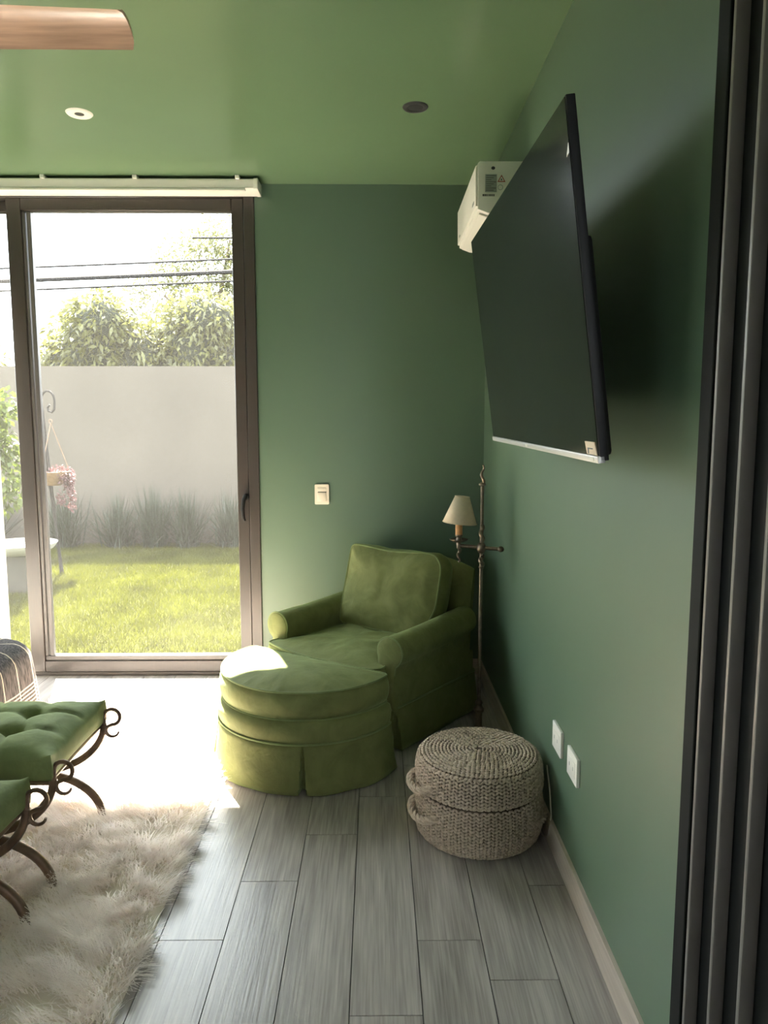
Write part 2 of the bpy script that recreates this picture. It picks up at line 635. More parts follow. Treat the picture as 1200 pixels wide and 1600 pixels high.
# ------------------------------------------------------------------ the room shell
# floor: a slab with every plank its own piece
fl = obj('floor', G().box(-4.4, 1.4, 1.0, D + 0.30, -0.12, -0.006).box(-2.1, 1.4, -1.6, 1.0, -0.12, -0.006), GROUT, smooth=False)
tag(fl, kind='structure')
PW, PL_, GAP = 0.1863, 1.10, 0.0028
offs = {0: 1.962, -1: 1.691, -2: 2.518, -3: 2.244, -4: 1.970}
for k in range(-25, 3):
    x0, x1 = 0.116 + PW * k, 0.116 + PW * (k + 1)
    if x0 > XR:
        continue
    x1 = min(x1, XR)
    base = offs.get(k, 1.4 + ((k * 0.37) % 1.0) * PL_)
    j = base - 4 * PL_
    while j < D:
        y0, y1 = max(j, -1.4 if x0 > -1.9 else 1.2), min(j + PL_, D)
        if y1 - y0 > 0.02:
            cx, cy = (x0 + x1) / 2, (y0 + y1) / 2
            hx, hy = (x1 - x0 - GAP) / 2, (y1 - y0 - GAP) / 2
            g = G().box(-hx, hx, -hy, hy, -0.012, 0.0)
            obj('plank', g, FLOORM, fl, smooth=False, loc=(cx, cy, 0), fix=False)
        j += PL_

tag(obj('ceiling', G().box(-4.4, 1.4, -1.6, D + 0.43, H, H + 0.15), CEILP, smooth=False), kind='structure')
# back wall around the sliding door opening (door from x=-3.40 to -0.675, z 0 to 2.74)
DX0, DX1, DZ1 = -3.40, -0.675, 2.742
wbk = G()
wbk.box(DX1, XR + 0.2, D, D + 0.2, 0, H)
wbk.box(-4.4, DX0, D, D + 0.2, 0, H)
wbk.box(DX0, DX1, D, D + 0.2, DZ1, H)
tag(obj('wall_back', wbk, PAINT, smooth=False), kind='structure')
tag(obj('wall_right', G().box(XR, XR + 0.2, 1.40, D, 0, H), PAINT, smooth=False), kind='structure')
WY0, WY1, WZ1 = 1.22, 2.70, 1.95
wl = G()
wl.box(-4.4, -4.2, 1.0, WY0, 0, H)
wl.box(-4.4, -4.2, WY1, D, 0, H)
wl.box(-4.4, -4.2, WY0, WY1, WZ1, H)
tag(obj('wall_left', wl, PAINT, smooth=False), kind='structure')
wn = empty('added_window_1', (-4.3, (WY0 + WY1) / 2, 0), kind='structure')  # unseen window, added to brighten the room from the left
hw = (WY1 - WY0) / 2
for ya, yb in ((-hw, -hw + 0.06), (-0.04, 0.04), (hw - 0.06, hw)):
    obj('added_window_stile', G().box(-0.04, 0.04, ya, yb, 0.06, WZ1 - 0.06), BRONZE, wn, bevel=0.003, bseg=1)
for za, zb in ((0.0, 0.06), (WZ1 - 0.06, WZ1)):
    obj('added_window_rail', G().box(-0.04, 0.04, -hw, hw, za, zb), BRONZE, wn, bevel=0.003, bseg=1)
for ya, yb in ((-hw + 0.05, -0.03), (0.03, hw - 0.05)):
    obj('pane', G().box(-0.003, 0.003, ya, yb, 0.05, WZ1 - 0.05), GLASS, wn, smooth=False)
wf = G()
wf.box(-4.4, -1.9, 1.0, 1.2, 0, H)
tag(obj('wall_front', wf, PAINT, smooth=False), kind='structure')
wh = G()
wh.box(-1.9, XR + 0.2, -1.6, -1.4, 0, H)
wh.box(-2.1, -1.9, -1.6, -0.95, 0, H)
wh.box(-2.1, -1.9, -0.35, 1.0, 0, H)
wh.box(-2.1, -1.9, -0.95, -0.35, 0, 1.05)
wh.box(-2.1, -1.9, -0.95, -0.35, 2.25, H)
hwn = empty('added_window_2', (-2.0, -0.65, 1.05), kind='structure')  # unseen hall window, added to light the jamb and near room
for ya, yb in ((-0.30, -0.24), (0.24, 0.30)):
    obj('added_window_stile', G().box(-0.04, 0.04, ya, yb, 0.06, 1.14), BRONZE, hwn, bevel=0.003, bseg=1)
for za, zb in ((0.0, 0.06), (1.14, 1.20)):
    obj('added_window_rail', G().box(-0.04, 0.04, -0.30, 0.30, za, zb), BRONZE, hwn, bevel=0.003, bseg=1)
for ya, yb in ((-0.25, 0.25),):
    obj('pane', G().box(-0.003, 0.003, ya, yb, 0.05, 1.15), GLASS, hwn, smooth=False)
wh.box(XR + 0.45, XR + 0.65, -1.6, 0.94, 0, H)
tag(obj('wall_hall', wh, WHITEP, smooth=False), kind='structure')

# baseboards
bb = obj('baseboard_right', G().box(XR - 0.012, XR, 1.40, D, 0, 0.095), BASEM, smooth=False)
tag(bb, kind='structure')
bb2 = obj('baseboard_back', G().box(DX1 + 0.005, XR - 0.012, D - 0.012, D, 0, 0.092), BASEMX, smooth=False)
tag(bb2, kind='structure')

# near right: black sliding-door jamb with upright fins (three tracks)
jm = empty('trim_1', (XR, 1.15, 0), kind='structure')
obj('jamb_liner', G().box(-0.006, 0.20, -0.32, 0.247, 0, H).box(-0.022, -0.006, -0.32, 0.130, 0, H), SEALSHADE, jm, smooth=False)  # shade between the fins is put into the liner's black colour
obj('jamb_edge', G().box(-0.040, -0.006, 0.135, 0.180, 0, H), SEALSHADE, jm, smooth=False, bevel=0.0025)
for k in range(4):
    y = 0.105 - k * 0.094
    obj('jamb_fin', G().box(-0.047, -0.022, y - 0.005, y + 0.005, 0, H), JAMB, jm, smooth=True, bevel=0.003)

# ------------------------------------------------------------------ sliding glass door
dr = empty('door_1', ((DX0 + DX1) / 2, D, 0), kind='structure')
ox = (DX0 + DX1) / 2


def bx(name, x0, x1, y0, y1, z0, z1, mat, parent, bev=0.003):
    """box given in world coordinates inside a child of the door"""
    px, py = ox, D
    return obj(name, G().box(x0 - px, x1 - px, y0 - py, y1 - py, z0, z1), mat, parent, bevel=bev, bseg=1)


bx('frame_jamb', -0.735, DX1, D - 0.012, D + 0.16, 0, DZ1, BRONZE, dr)
bx('frame_jamb', DX0, DX0 + 0.06, D - 0.012, D + 0.16, 0, DZ1, BRONZE, dr)
bx('frame_head', DX0 + 0.06, -0.735, D - 0.012, D + 0.16, 2.722, DZ1, BRONZE, dr)
bx('frame_sill', DX0 + 0.06, -0.735, D - 0.012, D + 0.16, 0.0, 0.022, BRONZE, dr)


def sash(x0, x1, gx0, gx1, y0, y1, z0, z1, gz0, gz1, bead=True):
    s = empty('sash', (0, 0, 0))
    s.parent = dr
    st0 = gx0 - (0.048 if bead else 0)
    for a, b in ((x0, st0), (gx1, x1)):
        bx('stile', a, b, y0, y1, z0, z1, BRONZE, s)
    bx('rail', st0, gx1, y0, y1, gz1, z1, BRONZE, s)
    bx('rail', st0, gx1, y0, y1, z0, gz0 - 0.028, BRONZE, s)
    ym = (y0 + y1) / 2
    bx('glazing_bead', st0, gx1, y0 + 0.012, y1, gz0 - 0.028, gz0, BEADM, s)
    bx('glazing_bead', st0, gx1, y0 + 0.016, y1, gz1 - 0.004, gz1 + 0.001, BEADM, s)
    if bead:
        bx('glazing_bead', st0, st0 + 0.018, y0 + 0.010, y1, gz0, gz1, BEADM, s)
        bx('glazing_bead', st0 + 0.024, gx0, y0 + 0.014, y1, gz0, gz1, BEADM, s)
    bx('pane', st0 if not bead else gx0 - 0.01, gx1, ym + 0.006, ym + 0.012, gz0 - 0.005, gz1 + 0.002, GLASS, s, bev=0)
    return s


sA = sash(-2.046, -0.737, -1.917, -0.803, D - 0.006, D + 0.040, 0.020, 2.722, 0.115, 2.655)
sash(DX0 + 0.062, -1.985, DX0 + 0.14, -2.055, D + 0.060, D + 0.10, 0.020, 2.722, 0.095, 2.665, bead=False)
# lever handle on the right stile
hp = G()
hx, hz = -0.752 - ox, 1.02
hp.tube([(hx, -0.004, hz + 0.045), (hx, -0.035, hz + 0.045)], 0.017, 12)
hp.tube([(hx, -0.034, hz + 0.055), (hx - 0.010, -0.046, hz + 0.03), (hx - 0.018, -0.046, hz - 0.02), (hx - 0.014, -0.042, hz - 0.075), (hx - 0.006, -0.040, hz - 0.092)],
        [0.013, 0.012, 0.011, 0.010, 0.007], 8)
obj('handle', hp, BLACKPL, sA)

# roller blind cassette above the door
rb = empty('roller_blind', (-2.2, 4.17, 2.726), label='long white roller blind cassette mounted above the sliding glass door', cat='blind')
obj('cassette', G().prism([(-0.055, 0.010), (-0.055, 0.052), (-0.045, 0.060), (0.070, 0.060), (0.070, 0.002), (-0.038, 0.002)], 'x', -1.9, 1.545), WHITEPL, rb, angle=30)
obj('bottom_bar', G().box(-1.9, 1.50, -0.058, -0.036, -0.005, 0.008), WHITEPL, rb, bevel=0.003)
obj('end_cap', G().prism([(-0.060, 0.004), (-0.060, 0.056), (-0.048, 0.063), (0.072, 0.063), (0.072, 0.0), (-0.04, 0.0)], 'x', 1.545, 1.568), WHITEPL, rb, bevel=0.002)
for x in (0.116, 0.425, 0.915, 1.46):
    obj('bracket', G().box(x - 0.012, x + 0.012, -0.066, -0.02, 0.054, 0.0735), WHITEPL, rb, bevel=0.003)

# white curtain stacked at the left
cg = G()
n = 44
for i in range(n + 1):
    t = i / n
    x = -0.42 * (1 - t)
    y = 0.028 * math.sin(t * 9.5 * PI) * (0.6 + 0.4 * math.cos(3 * t))
    for k in range(9):
        z = 2.66 * k / 8
        cg.v.append((x, y * (1.15 - 0.3 * k / 8), z))
for i in range(n):
    for k in range(8):
        cg.f.append((i * 9 + k, (i + 1) * 9 + k, (i + 1) * 9 + k + 1, i * 9 + k + 1))
cu = obj('curtain', cg, CURT, loc=(-2.127, 4.195, 0.015))
tag(cu, 'white curtain panel gathered at the left edge of the glass door', 'curtain')
sm = cu.modifiers.new('thick', 'SOLIDIFY')
sm.thickness = 0.003

# ------------------------------------------------------------------ wall and ceiling fittings
sw = empty('light_switch', (-0.316, D, 1.078), label='cream light switch plate on the green wall right of the glass door', cat='switch')
obj('plate', G().prism(rrect(-0.041, 0.041, -0.058, 0.058, 0.006), 'y', -0.009, 0.0), CREAMPL, sw, angle=30)
obj('rocker', G().box(-0.026, 0.026, -0.013, -0.008, -0.040, 0.012), CREAMPL, sw, bevel=0.002)
obj('upper_insert', G().box(-0.026, 0.026, -0.0115, -0.008, 0.016, 0.040), CREAMPL, sw, bevel=0.002)
obj('gap_line', G().box(-0.022, 0.027, -0.0095, -0.008, 0.0115, 0.0165), DARKSLOT, sw, smooth=False)
for (y, z, lab) in ((2.385, 0.418, 'white outlet plate on the right wall, the one farther from the camera'),
                    (2.188, 0.416, 'white outlet plate on the right wall, the one nearer the camera')):
    ou = empty('wall_outlet', (XR, y, z), label=lab, cat='outlet', group='white outlet plates above the right baseboard')
    obj('plate', G().box(-0.011, 0.0, -0.056, 0.056, -0.045, 0.045), WHITEPL, ou, bevel=0.002)
    obj('socket_insert', G().box(-0.0125, -0.010, -0.040, 0.040, -0.024, 0.024), WHITEPL, ou, bevel=0.001)
    for s in (-1, 1):
        obj('slot', G().box(-0.0130, -0.0122, s * 0.02 - 0.002, s * 0.02 + 0.002, -0.006, 0.006), GREYLAB, ou, smooth=False)

for (x, y, kind) in ((-1.268, 3.337, 'l'), (0.165, 3.258, 'd')):
    lab = ('white rimmed recessed downlight with a dark centre in the ceiling above the glass door' if kind == 'l'
           else 'dark recessed downlight in the green ceiling near the air conditioner')
    d = empty('downlight', (x, y, H), label=lab, cat='downlight', group='recessed ceiling downlights')
    if kind == 'l':
        obj('rim', G().lathe([(0.020, 0.0), (0.020, -0.004), (0.030, -0.007), (0.050, -0.006), (0.056, 0.0)], 28), WHITEPL, d)
        obj('lens', G().lathe([(0.0, -0.0035), (0.021, -0.0035), (0.021, 0)], 20), DARKSLOT, d)
    else:
        obj('rim', G().lathe([(0.034, 0.0), (0.034, -0.004), (0.044, -0.007), (0.052, -0.005), (0.054, 0.0)], 28), CHROMEG, d)
        obj('lens', G().lathe([(0.0, -0.002), (0.035, -0.003), (0.035, 0)], 20), DARKSLOT, d)

# ceiling fan (one wooden blade reaches into the picture)
fan = empty('ceiling_fan', (-1.58, 2.03, H), label='ceiling fan with pinkish wooden blades at the upper left corner', cat='ceiling fan')
obj('canopy', G().lathe([(0, 0), (0.07, 0), (0.065, -0.03), (0.02, -0.06), (0.0, -0.06)], 24), BRONZE, fan)
obj('down_rod', G().tube([(0, 0, -0.05), (0, 0, -0.2)], 0.013, 12), BRONZE, fan)
obj('motor_hub', G().lathe([(0, -0.19), (0.05, -0.19), (0.10, -0.22), (0.115, -0.27), (0.10, -0.32), (0.05, -0.345), (0, -0.35)], 28), BRONZE, fan)
for k in range(3):
    g = G()
    nn, mm = 24, 8
    for lay in (0, 1):
        for i in range(nn + 1):
            t = i / nn
            r = 0.10 + 0.84 * t
            ch = 0.055 + 0.10 * math.sin(min(1, t * 1.9) * PI / 2) - 0.055 * t
            tip = 1.0
            for j in range(mm + 1):
                q = j / mm * 2 - 1
                rr = r
                if t > 0.9:
                    rr = r - (t - 0.9) / 0.1 * (0.004 * (q - 0.4) ** 2 + 0.006 * abs(q) ** 8)
                z = -0.024 * q + 0.012 * (1 - q * q) * (1 if lay else 1) + (0.011 * (1 - q ** 4) if lay else 0.0)
                # rear (far) edge straight, front edge tapers
                g.v.append((rr, 0.072 - ch * (1 - (q + 1) / 2), -0.306 + z))
    N = (nn + 1) * (mm + 1)
    for lay in (0, 1):
        for i in range(nn):
            for j in range(mm):
                a = lay * N + i * (mm + 1) + j
                g.f.append((a, a + 1, a + mm + 2, a + mm + 1))
    for i in range(nn):
        for j in (0, mm):
            a = i * (mm + 1) + j
            g.f.append((a, a + mm + 1, N + a + mm + 1, N + a))
    for j in range(mm):
        for i in (0, nn):
            a = i * (mm + 1) + j
            g.f.append((a, a + 1, N + a + 1, N + a))
    obj('blade', g, FANWOOD, fan, rot=(0, 0, k * 2 * PI / 3))

# ------------------------------------------------------------------ air conditioner on the right wall
ac = empty('air_conditioner', (XR, 3.51, 2.45), label='white split air conditioner high on the right wall behind the television', cat='air conditioner')
AY = 0.34
prof = [(0.0, -0.115), (-0.06, -0.116), (-0.150, -0.102), (-0.199, -0.086), (-0.201, 0.096), (-0.193, 0.105), (0.0, 0.105)]
obj('body', G().prism(prof, 'y', -AY, AY), WHITEPL, ac, angle=25, bevel=0.003)
obj('front_panel', G().prism([(-0.1990, -0.074), (-0.2085, -0.072), (-0.2105, 0.086), (-0.1995, 0.094)], 'y', -AY + 0.004, AY - 0.004), WHITEPL, ac, bevel=0.002)
obj('air_flap', G().prism([(-0.062, -0.119), (-0.150, -0.106), (-0.188, -0.092), (-0.190, -0.098), (-0.152, -0.112), (-0.062, -0.124)], 'y', -AY + 0.03, AY - 0.03), WHITEPL, ac)
obj('rating_label', G().box(-0.170, -0.122, -AY - 0.0012, -AY, -0.018, 0.053), GREYLAB, ac, smooth=False)
for k in range(8):
    z = 0.047 - k * 0.0082
    obj('label_line', G().box(-0.167, -0.125 - 0.010 * ((k * 7) % 3), -AY - 0.0018, -AY - 0.001, z - 0.0014, z + 0.0014), LABTXT, ac, smooth=False)


def tri(cx, cz, r):
    return [(cx + r * math.sin(a), cz + r * math.cos(a)) for a in (0, 2 * PI / 3, 4 * PI / 3)]


y = -AY - 0.0015
o_, i_ = tri(-0.103, 0.032, 0.019), tri(-0.103, 0.032, 0.0125)
g = G()
g.add([(p[0], y, p[1]) for p in o_ + i_] + [(p[0], -AY, p[1]) for p in o_ + i_],
      [(k, (k + 1) % 3, 3 + (k + 1) % 3, 3 + k) for k in range(3)] + [(k, (k + 1) % 3, 6 + (k + 1) % 3, 6 + k) for k in range(3)])
obj('warning_triangle', g, RED, ac, smooth=False)
g = G().prism([(-0.1045, 0.036), (-0.1015, 0.036), (-0.099, 0.029), (-0.107, 0.029)], 'y', y, -AY)
obj('warning_mark', g, LABTXT, ac, smooth=False)
obj('round_symbol', G().tube([(-0.107 + 0.010 * math.cos(a), -AY - 0.0005, 0.001 + 0.010 * math.sin(a)) for a in np.linspace(0, 2 * PI, 20, endpoint=False)], 0.0014, 4, closed=True), GREYLAB, ac)
obj('cap_hole', G().prism([(-0.138 + 0.008 * math.cos(a), 0.077 + 0.0065 * math.sin(a)) for a in np.linspace(0, 2 * PI, 14, endpoint=False)], 'y', y, -AY), DARKSLOT, ac, smooth=False)
g = G()
for k, (a, b) in enumerate(((0, 0.006), (0.008, 0.013), (0.015, 0.019), (0.022, 0.025), (0.028, 0.033), (0.036, 0.041), (0.044, 0.049))):
    g.box(-0.180 + a, -0.180 + b, y, -AY, -0.034, -0.026)
obj('barcode', g, LABTXT, ac, smooth=False)
g = G()
for a, b in ((-0.29, -0.275), (-0.272, -0.252), (-0.248, -0.242)):
    g.box(-0.2105, -0.2085, a, b, -0.052, -0.040)
tag(obj('panel_mark', g, GREYLAB, ac, smooth=False), kind='stuff')
obj('display_mark', G().box(-0.2105, -0.2080, 0.22, 0.255, -0.055, -0.048), GREYLAB, ac, smooth=False)

# ------------------------------------------------------------------ television on a tilted wall mount
TVc = Vector((0.398, 2.110, 1.764))
a, b, c = 0.016, 0.135, -0.019
Rz = Matrix.Rotation(a, 3, 'Z')
wv = Rz @ Vector((0, -1, 0))
nv = Rz @ Vector((-1, 0, 0))
Rb = Matrix.Rotation(b, 3, wv)
uv_ = Rb @ Vector((0, 0, 1))
nv = Rb @ nv
Rc = Matrix.Rotation(c, 3, nv)
uv_ = Rc @ uv_
wv = Rc @ wv
# local axes: x = towards the near end, y = out of the back, z = up
tvm = Matrix((( wv.x, -nv.x, uv_.x), (wv.y, -nv.y, uv_.y), (wv.z, -nv.z, uv_.z)))
tv = empty('television', TVc, label='large flat black television tilted down on the right wall', cat='television')
tv.rotation_euler = tvm.to_euler()
W2, H2 = 0.615, 0.355
obj('panel', G().box(-W2, W2, 0.001, 0.020, -H2, H2), BLACKPL, tv, bevel=0.002)
obj('screen', G().box(-W2 + 0.004, W2 - 0.004, -0.001, 0.003, -H2 + 0.012, H2 - 0.004), SCREEN, tv, smooth=False)
obj('bottom_strip', G().box(-W2, W2, -0.004, 0.012, -H2 - 0.004, -H2 + 0.011), SILVER, tv, bevel=0.002)
obj('strip_mark', G().box(-0.06, -0.03, -0.0048, -0.0035, -H2, -H2 + 0.007), WHITEPL, tv, smooth=False)
obj('strip_mark', G().box(W2 - 0.05, W2 - 0.025, -0.0048, -0.0035, -H2, -H2 + 0.007), WHITEPL, tv, smooth=False)
obj('rear_housing', G().box(-W2 + 0.05, W2 - 0.03, 0.018, 0.040, -H2 + 0.005, 0.10), BLACKPL, tv, bevel=0.012)
# sticker on the lower near corner, tilted
st = G()
ca, sa = math.cos(-0.10), math.sin(-0.10)
q = [(-0.034, -0.0135), (0.034, -0.0135), (0.024, 0.0135), (-0.042, 0.0135)]
q = [(W2 - 0.040 + x, -H2 + 0.026 + z) for x, z in q]
st.prism(q, 'y', -0.0028, -0.001)
obj('energy_sticker', st, STICK, tv, smooth=False)
g = G().prism([(W2 - 0.064, -H2 + 0.014), (W2 - 0.058, -H2 + 0.014), (W2 - 0.058, -H2 + 0.024), (W2 - 0.030, -H2 + 0.024), (W2 - 0.030, -H2 + 0.0265), (W2 - 0.064, -H2 + 0.0265)], 'y', -0.0036, -0.0026)
obj('sticker_mark', g, LABTXT, tv, smooth=False)
obj('corner_sticker', G().add([(W2 - 0.004, -0.002, H2 - 0.105), (W2 - 0.004, -0.002, H2 - 0.087), (W2 - 0.022, -0.002, H2 - 0.108), (W2 - 0.004, -0.0008, H2 - 0.105), (W2 - 0.004, -0.0008, H2 - 0.087), (W2 - 0.022, -0.0008, H2 - 0.108)],
    [(0, 1, 2), (3, 5, 4), (0, 3, 4, 1), (1, 4, 5, 2), (2, 5, 3, 0)]), WHITEPL, tv, smooth=False)
# wall mount: rails behind the set reaching the wall
inv = tv.rotation_euler.to_matrix().inverted()


def tvl(p):
    return tuple(inv @ (Vector(p) - TVc))


mg = G()
for yy in (2.28, 2.52):
    mg = G().tube([tvl((XR - 0.012, yy, 1.80)), tvl((XR - 0.10, yy, 1.83)), tvl((TVc.x + 0.060, yy, 1.80))], 0.014, 8)
    obj('mount_arm', mg, BLACKPL, tv)
mg = G()
P8 = [tvl(p) for p in ((XR - 0.02, 2.24, 1.66), (XR - 0.001, 2.24, 1.66), (XR - 0.001, 2.56, 1.66), (XR - 0.02, 2.56, 1.66),
                       (XR - 0.02, 2.24, 1.94), (XR - 0.001, 2.24, 1.94), (XR - 0.001, 2.56, 1.94), (XR - 0.02, 2.56, 1.94))]
mg.add(P8, [(0, 3, 2, 1), (4, 5, 6, 7), (0, 1, 5, 4), (1, 2, 6, 5), (2, 3, 7, 6), (3, 0, 4, 7)])
obj('wall_plate', mg, BLACKPL, tv, smooth=False)

# ------------------------------------------------------------------ armchair
ch = empty('armchair', (-0.22, 3.436, 0), math.radians(-39), label='olive green velvet armchair with rolled arms and loose back cushion in the corner', cat='armchair')


def arm_profile(s, infl=0.0):
    pts = [(0.300, 0.19), (0.298, 0.40)]
    cx, cz, r = 0.362, 0.462, 0.070 + infl
    for k in range(21):
        t = math.radians(205 - k * (205 + 62) / 20)
        pts.append((cx + r * math.cos(t), cz + r * math.sin(t)))
    pts += [(0.388, 0.36), (0.392, 0.19)]
    return [(s * x, z) for x, z in pts]


obj('seat_frame', G().box(-0.385, 0.385, 0.012, 0.68, 0.06, 0.315), VELVET, ch, bevel=0.012)
for s in (-1, 1):
    pr = arm_profile(s)
    g = G()
    ny = 18
    npf = len(pr)
    for i in range(ny + 1):
        yy = 0.62 * i / ny
        for x, z in pr:
            wob = 0.004 * nz3(x * 9, yy * 9, z * 9 + s)
            g.v.append((x + wob, yy, z + wob + 0.025 * (yy / 0.62) ** 2 * (1 if z > 0.38 else 0)))
    for i in range(ny):
        for k in range(npf - 1):
            g.f.append((i * npf + k, i * npf + k + 1, (i + 1) * npf + k + 1, (i + 1) * npf + k))
    g.f.append(tuple(range(npf)))
    g.f.append(tuple(ny * npf + k for k in reversed(range(npf))))
    arm = obj('arm', g, VELVET, ch, angle=50)
    # domed front panel of the arm
    P = resample(pr, 64)
    cc = np.array([s * 0.352, 0.44])
    g = G()
    for sc_, yy in ((1.0, 0.0), (0.985, -0.007), (0.9, -0.012), (0.5, -0.016), (0.05, -0.017)):
        for p in P:
            q = cc + (p - cc) * sc_
            g.v.append((q[0], yy, q[1]))
    for a_ in range(4):
        for k in range(64):
            g.f.append((a_ * 64 + k, a_ * 64 + (k + 1) % 64, (a_ + 1) * 64 + (k + 1) % 64, (a_ + 1) * 64 + k))
    g.f.append(tuple(4 * 64 + k for k in range(64)))
    obj('arm_front', g, VELVET, ch, angle=60)
    obj('arm_piping', G().tube([(x, -0.003, z) for x, z in pr[1:-1]], 0.0048, 6), VELPIPE, ch)

# tall back, rounded top, leaning slightly
g = G()
nx, nzz = 26, 18
front, rear = [], []


def back_pt(u, t, side):
    x = 0.388 * u * (1 - 0.01 * t)
    top = 0.795 - 0.052 * abs(u) ** 2.4
    z = 0.06 + (top - 0.06) * t
    lean = 0.07 * max(0, (z - 0.3) / 0.5)
    th = 0.15 - 0.03 * t
    e = (1 - min(1, abs(u)) ** 6) ** 0.5
    e2 = (1 - t ** 10) ** 0.5
    off = th * 0.5 * max(0.22, e) * max(0.10, e2)
    if z > 0.3:
        off += 0.006 * nz3(x * 7, z * 7, side * 3.0)
    return (x, 0.615 + lean + side * off, z)


for side in (-1, 1):
    for i in range(nx + 1):
        u = math.sin((i / nx * 2 - 1) * PI / 2)
        for k in range(nzz + 1):
            t = math.sin(k / nzz * PI / 2)
            g.v.append(back_pt(u, t, side))
N = (nx + 1) * (nzz + 1)
for sd in (0, 1):
    for i in range(nx):
        for k in range(nzz):
            a_ = sd * N + i * (nzz + 1) + k
            g.f.append((a_, a_ + 1, a_ + nzz + 2, a_ + nzz + 1))
for k in range(nzz):
    for i in (0, nx):
        a_ = i * (nzz + 1) + k
        g.f.append((a_, a_ + 1, N + a_ + 1, N + a_))
for i in range(nx):
    for k in (0, nzz):
        a_ = i * (nzz + 1) + k
        g.f.append((a_, a_ + nzz + 1, N + a_ + nzz + 1, N + a_))
obj('back', g, VELVET, ch, angle=70)

# seat cushion: T-shaped with ears in front of the arms
T = [(-0.282, 0.50), (-0.285, 0.02), (-0.345, -0.012), (-0.352, -0.06), (-0.335, -0.088), (-0.20, -0.122), (0.0, -0.134), (0.20, -0.122), (0.335, -0.088), (0.352, -0.06), (0.345, -0.012), (0.285, 0.02), (0.282, 0.50)]
g, st_, sb_ = cushion([(x, y) for x, y in T], 0.300, 0.398, 0.030, 0.0, bulge=0.012, n=140, wr=0.010, seed=2.0)
sc_o = obj('seat_cushion', g, VELVET, ch, angle=70)
obj('seat_piping', G().tube(st_, 0.005, 6, closed=True), VELPIPE, ch)

# loose back cushion: wide above the arms, plump
B = rrect(-0.325, 0.325, 0.10, 0.43, 0.085, 8)
B = [(x, y) for x, y in B]
Bl = [(-0.272, 0.0), (0.272, 0.0), (0.285, 0.09)] + [(x, y) for x, y in B if y > 0.12 and x > 0] + [(x, y) for x, y in B if y > 0.12 and x < 0] + [(-0.285, 0.09)]
Bl = [(0.272, 0.0), (0.283, 0.07)] + [(p[0], p[1]) for p in rrect(-0.325, 0.325, 0.09, 0.43, 0.085, 8)][5:21] + [(-0.283, 0.07), (-0.272, 0.0)]


def smooth_closed(P, n=140, it=3):
    Q = resample(P, n)
    for _ in range(it):
        Q = (np.roll(Q, 1, 0) + 2 * Q + np.roll(Q, -1, 0)) / 4
    return Q


Bo = smooth_closed(Bl)
Bo[:, 1] += 0.010 * np.exp(-(Bo[:, 0] / 0.16) ** 2) * (Bo[:, 1] > 0.3) * -1.6
g, st_, sb_ = cushion(Bo, -0.055, 0.055, 0.062, 0.03, bulge=0.016, n=140, nr=16, wr=0.010, pucker=0.010, seed=5.0, power=3.0,
                      sag=lambda x, y: -0.012 * math.exp(-((x - 0.10) ** 2 + (y - 0.05) ** 2) / 0.004))
bc = obj('back_cushion', g, VELVET, ch, angle=75)
# local cushion xy -> chair x, up; cushion +z -> chair -y (front)
TI = math.radians(90 - 14)
MB = Matrix.Translation((0, 0.425, 0.405)) @ Matrix.Rotation(TI, 4, 'X')
bc.matrix_local = MB
bp_ = obj('back_piping', G().tube(st_, 0.005, 6, closed=True), VELPIPE, bc)


def skirt_mesh(path, z_top, z_bot, flare, pleats, waves=0.006, seed=0.0, notch_w=0.028, notch_d=0.05, nzs=8):
    """path: closed outline resampled; pleats: indices as arc positions in metres"""
    P = np.array(path)
    n_ = len(P)
    seglen = np.linalg.norm(np.roll(P, -1, 0) - P, axis=1)
    arc = np.r_[0, np.cumsum(seglen)[:-1]]
    tot = seglen.sum()
    tan = np.roll(P, -1, 0) - np.roll(P, 1, 0)
    tan /= np.linalg.norm(tan, axis=1)[:, None]
    nor = np.stack([tan[:, 1], -tan[:, 0]], 1)
    g = G()
    for k in range(nzs + 1):
        t = k / nzs
        for i in range(n_):
            off = flare * t + waves * t * nz3(arc[i] * 3.2 + seed, t * 0.6, seed, 2.2)
            for p in pleats:
                dd = abs((arc[i] - p + tot / 2) % tot - tot / 2)
                wv_ = notch_w * (0.10 + 0.9 * t)
                if dd < wv_:
                    off -= notch_d * min(1, 2.5 * t) * (1 - (dd / wv_) ** 6)
            zz = z_top + (z_bot - z_top) * t
            if k == nzs:
                zz += 0.003 * nz3(arc[i] * 5, seed, 0.3, 2.0) + 0.003
            q = P[i] + nor[i] * off
            g.v.append((q[0], q[1], zz))
    for k in range(nzs):
        for i in range(n_):
            j = (i + 1) % n_
            g.f.append((k * n_ + i, (k + 1) * n_ + i, (k + 1) * n_ + j, k * n_ + j))
    return g


pth = resample(rrect(-0.392, 0.392, -0.002, 0.692, 0.02, 4), 320)
sk = obj('skirt', skirt_mesh(pth, 0.205, 0.004, 0.022, [0.02, 0.715], seed=1.3, notch_w=0.012), VELVET, ch, angle=60)
md = sk.modifiers.new('thick', 'SOLIDIFY')
md.thickness = 0.004
obj('skirt_piping', G().tube([(x, y, 0.206) for x, y in resample(rrect(-0.394, 0.394, -0.004, 0.694, 0.02, 4), 90)], 0.005, 6, closed=True), VELPIPE, ch)

# ------------------------------------------------------------------ ottoman
ot = empty('ottoman', (-0.275, 3.262, 0), math.radians(-33), label='half-round olive green velvet ottoman with pleated skirt in front of the armchair', cat='ottoman')


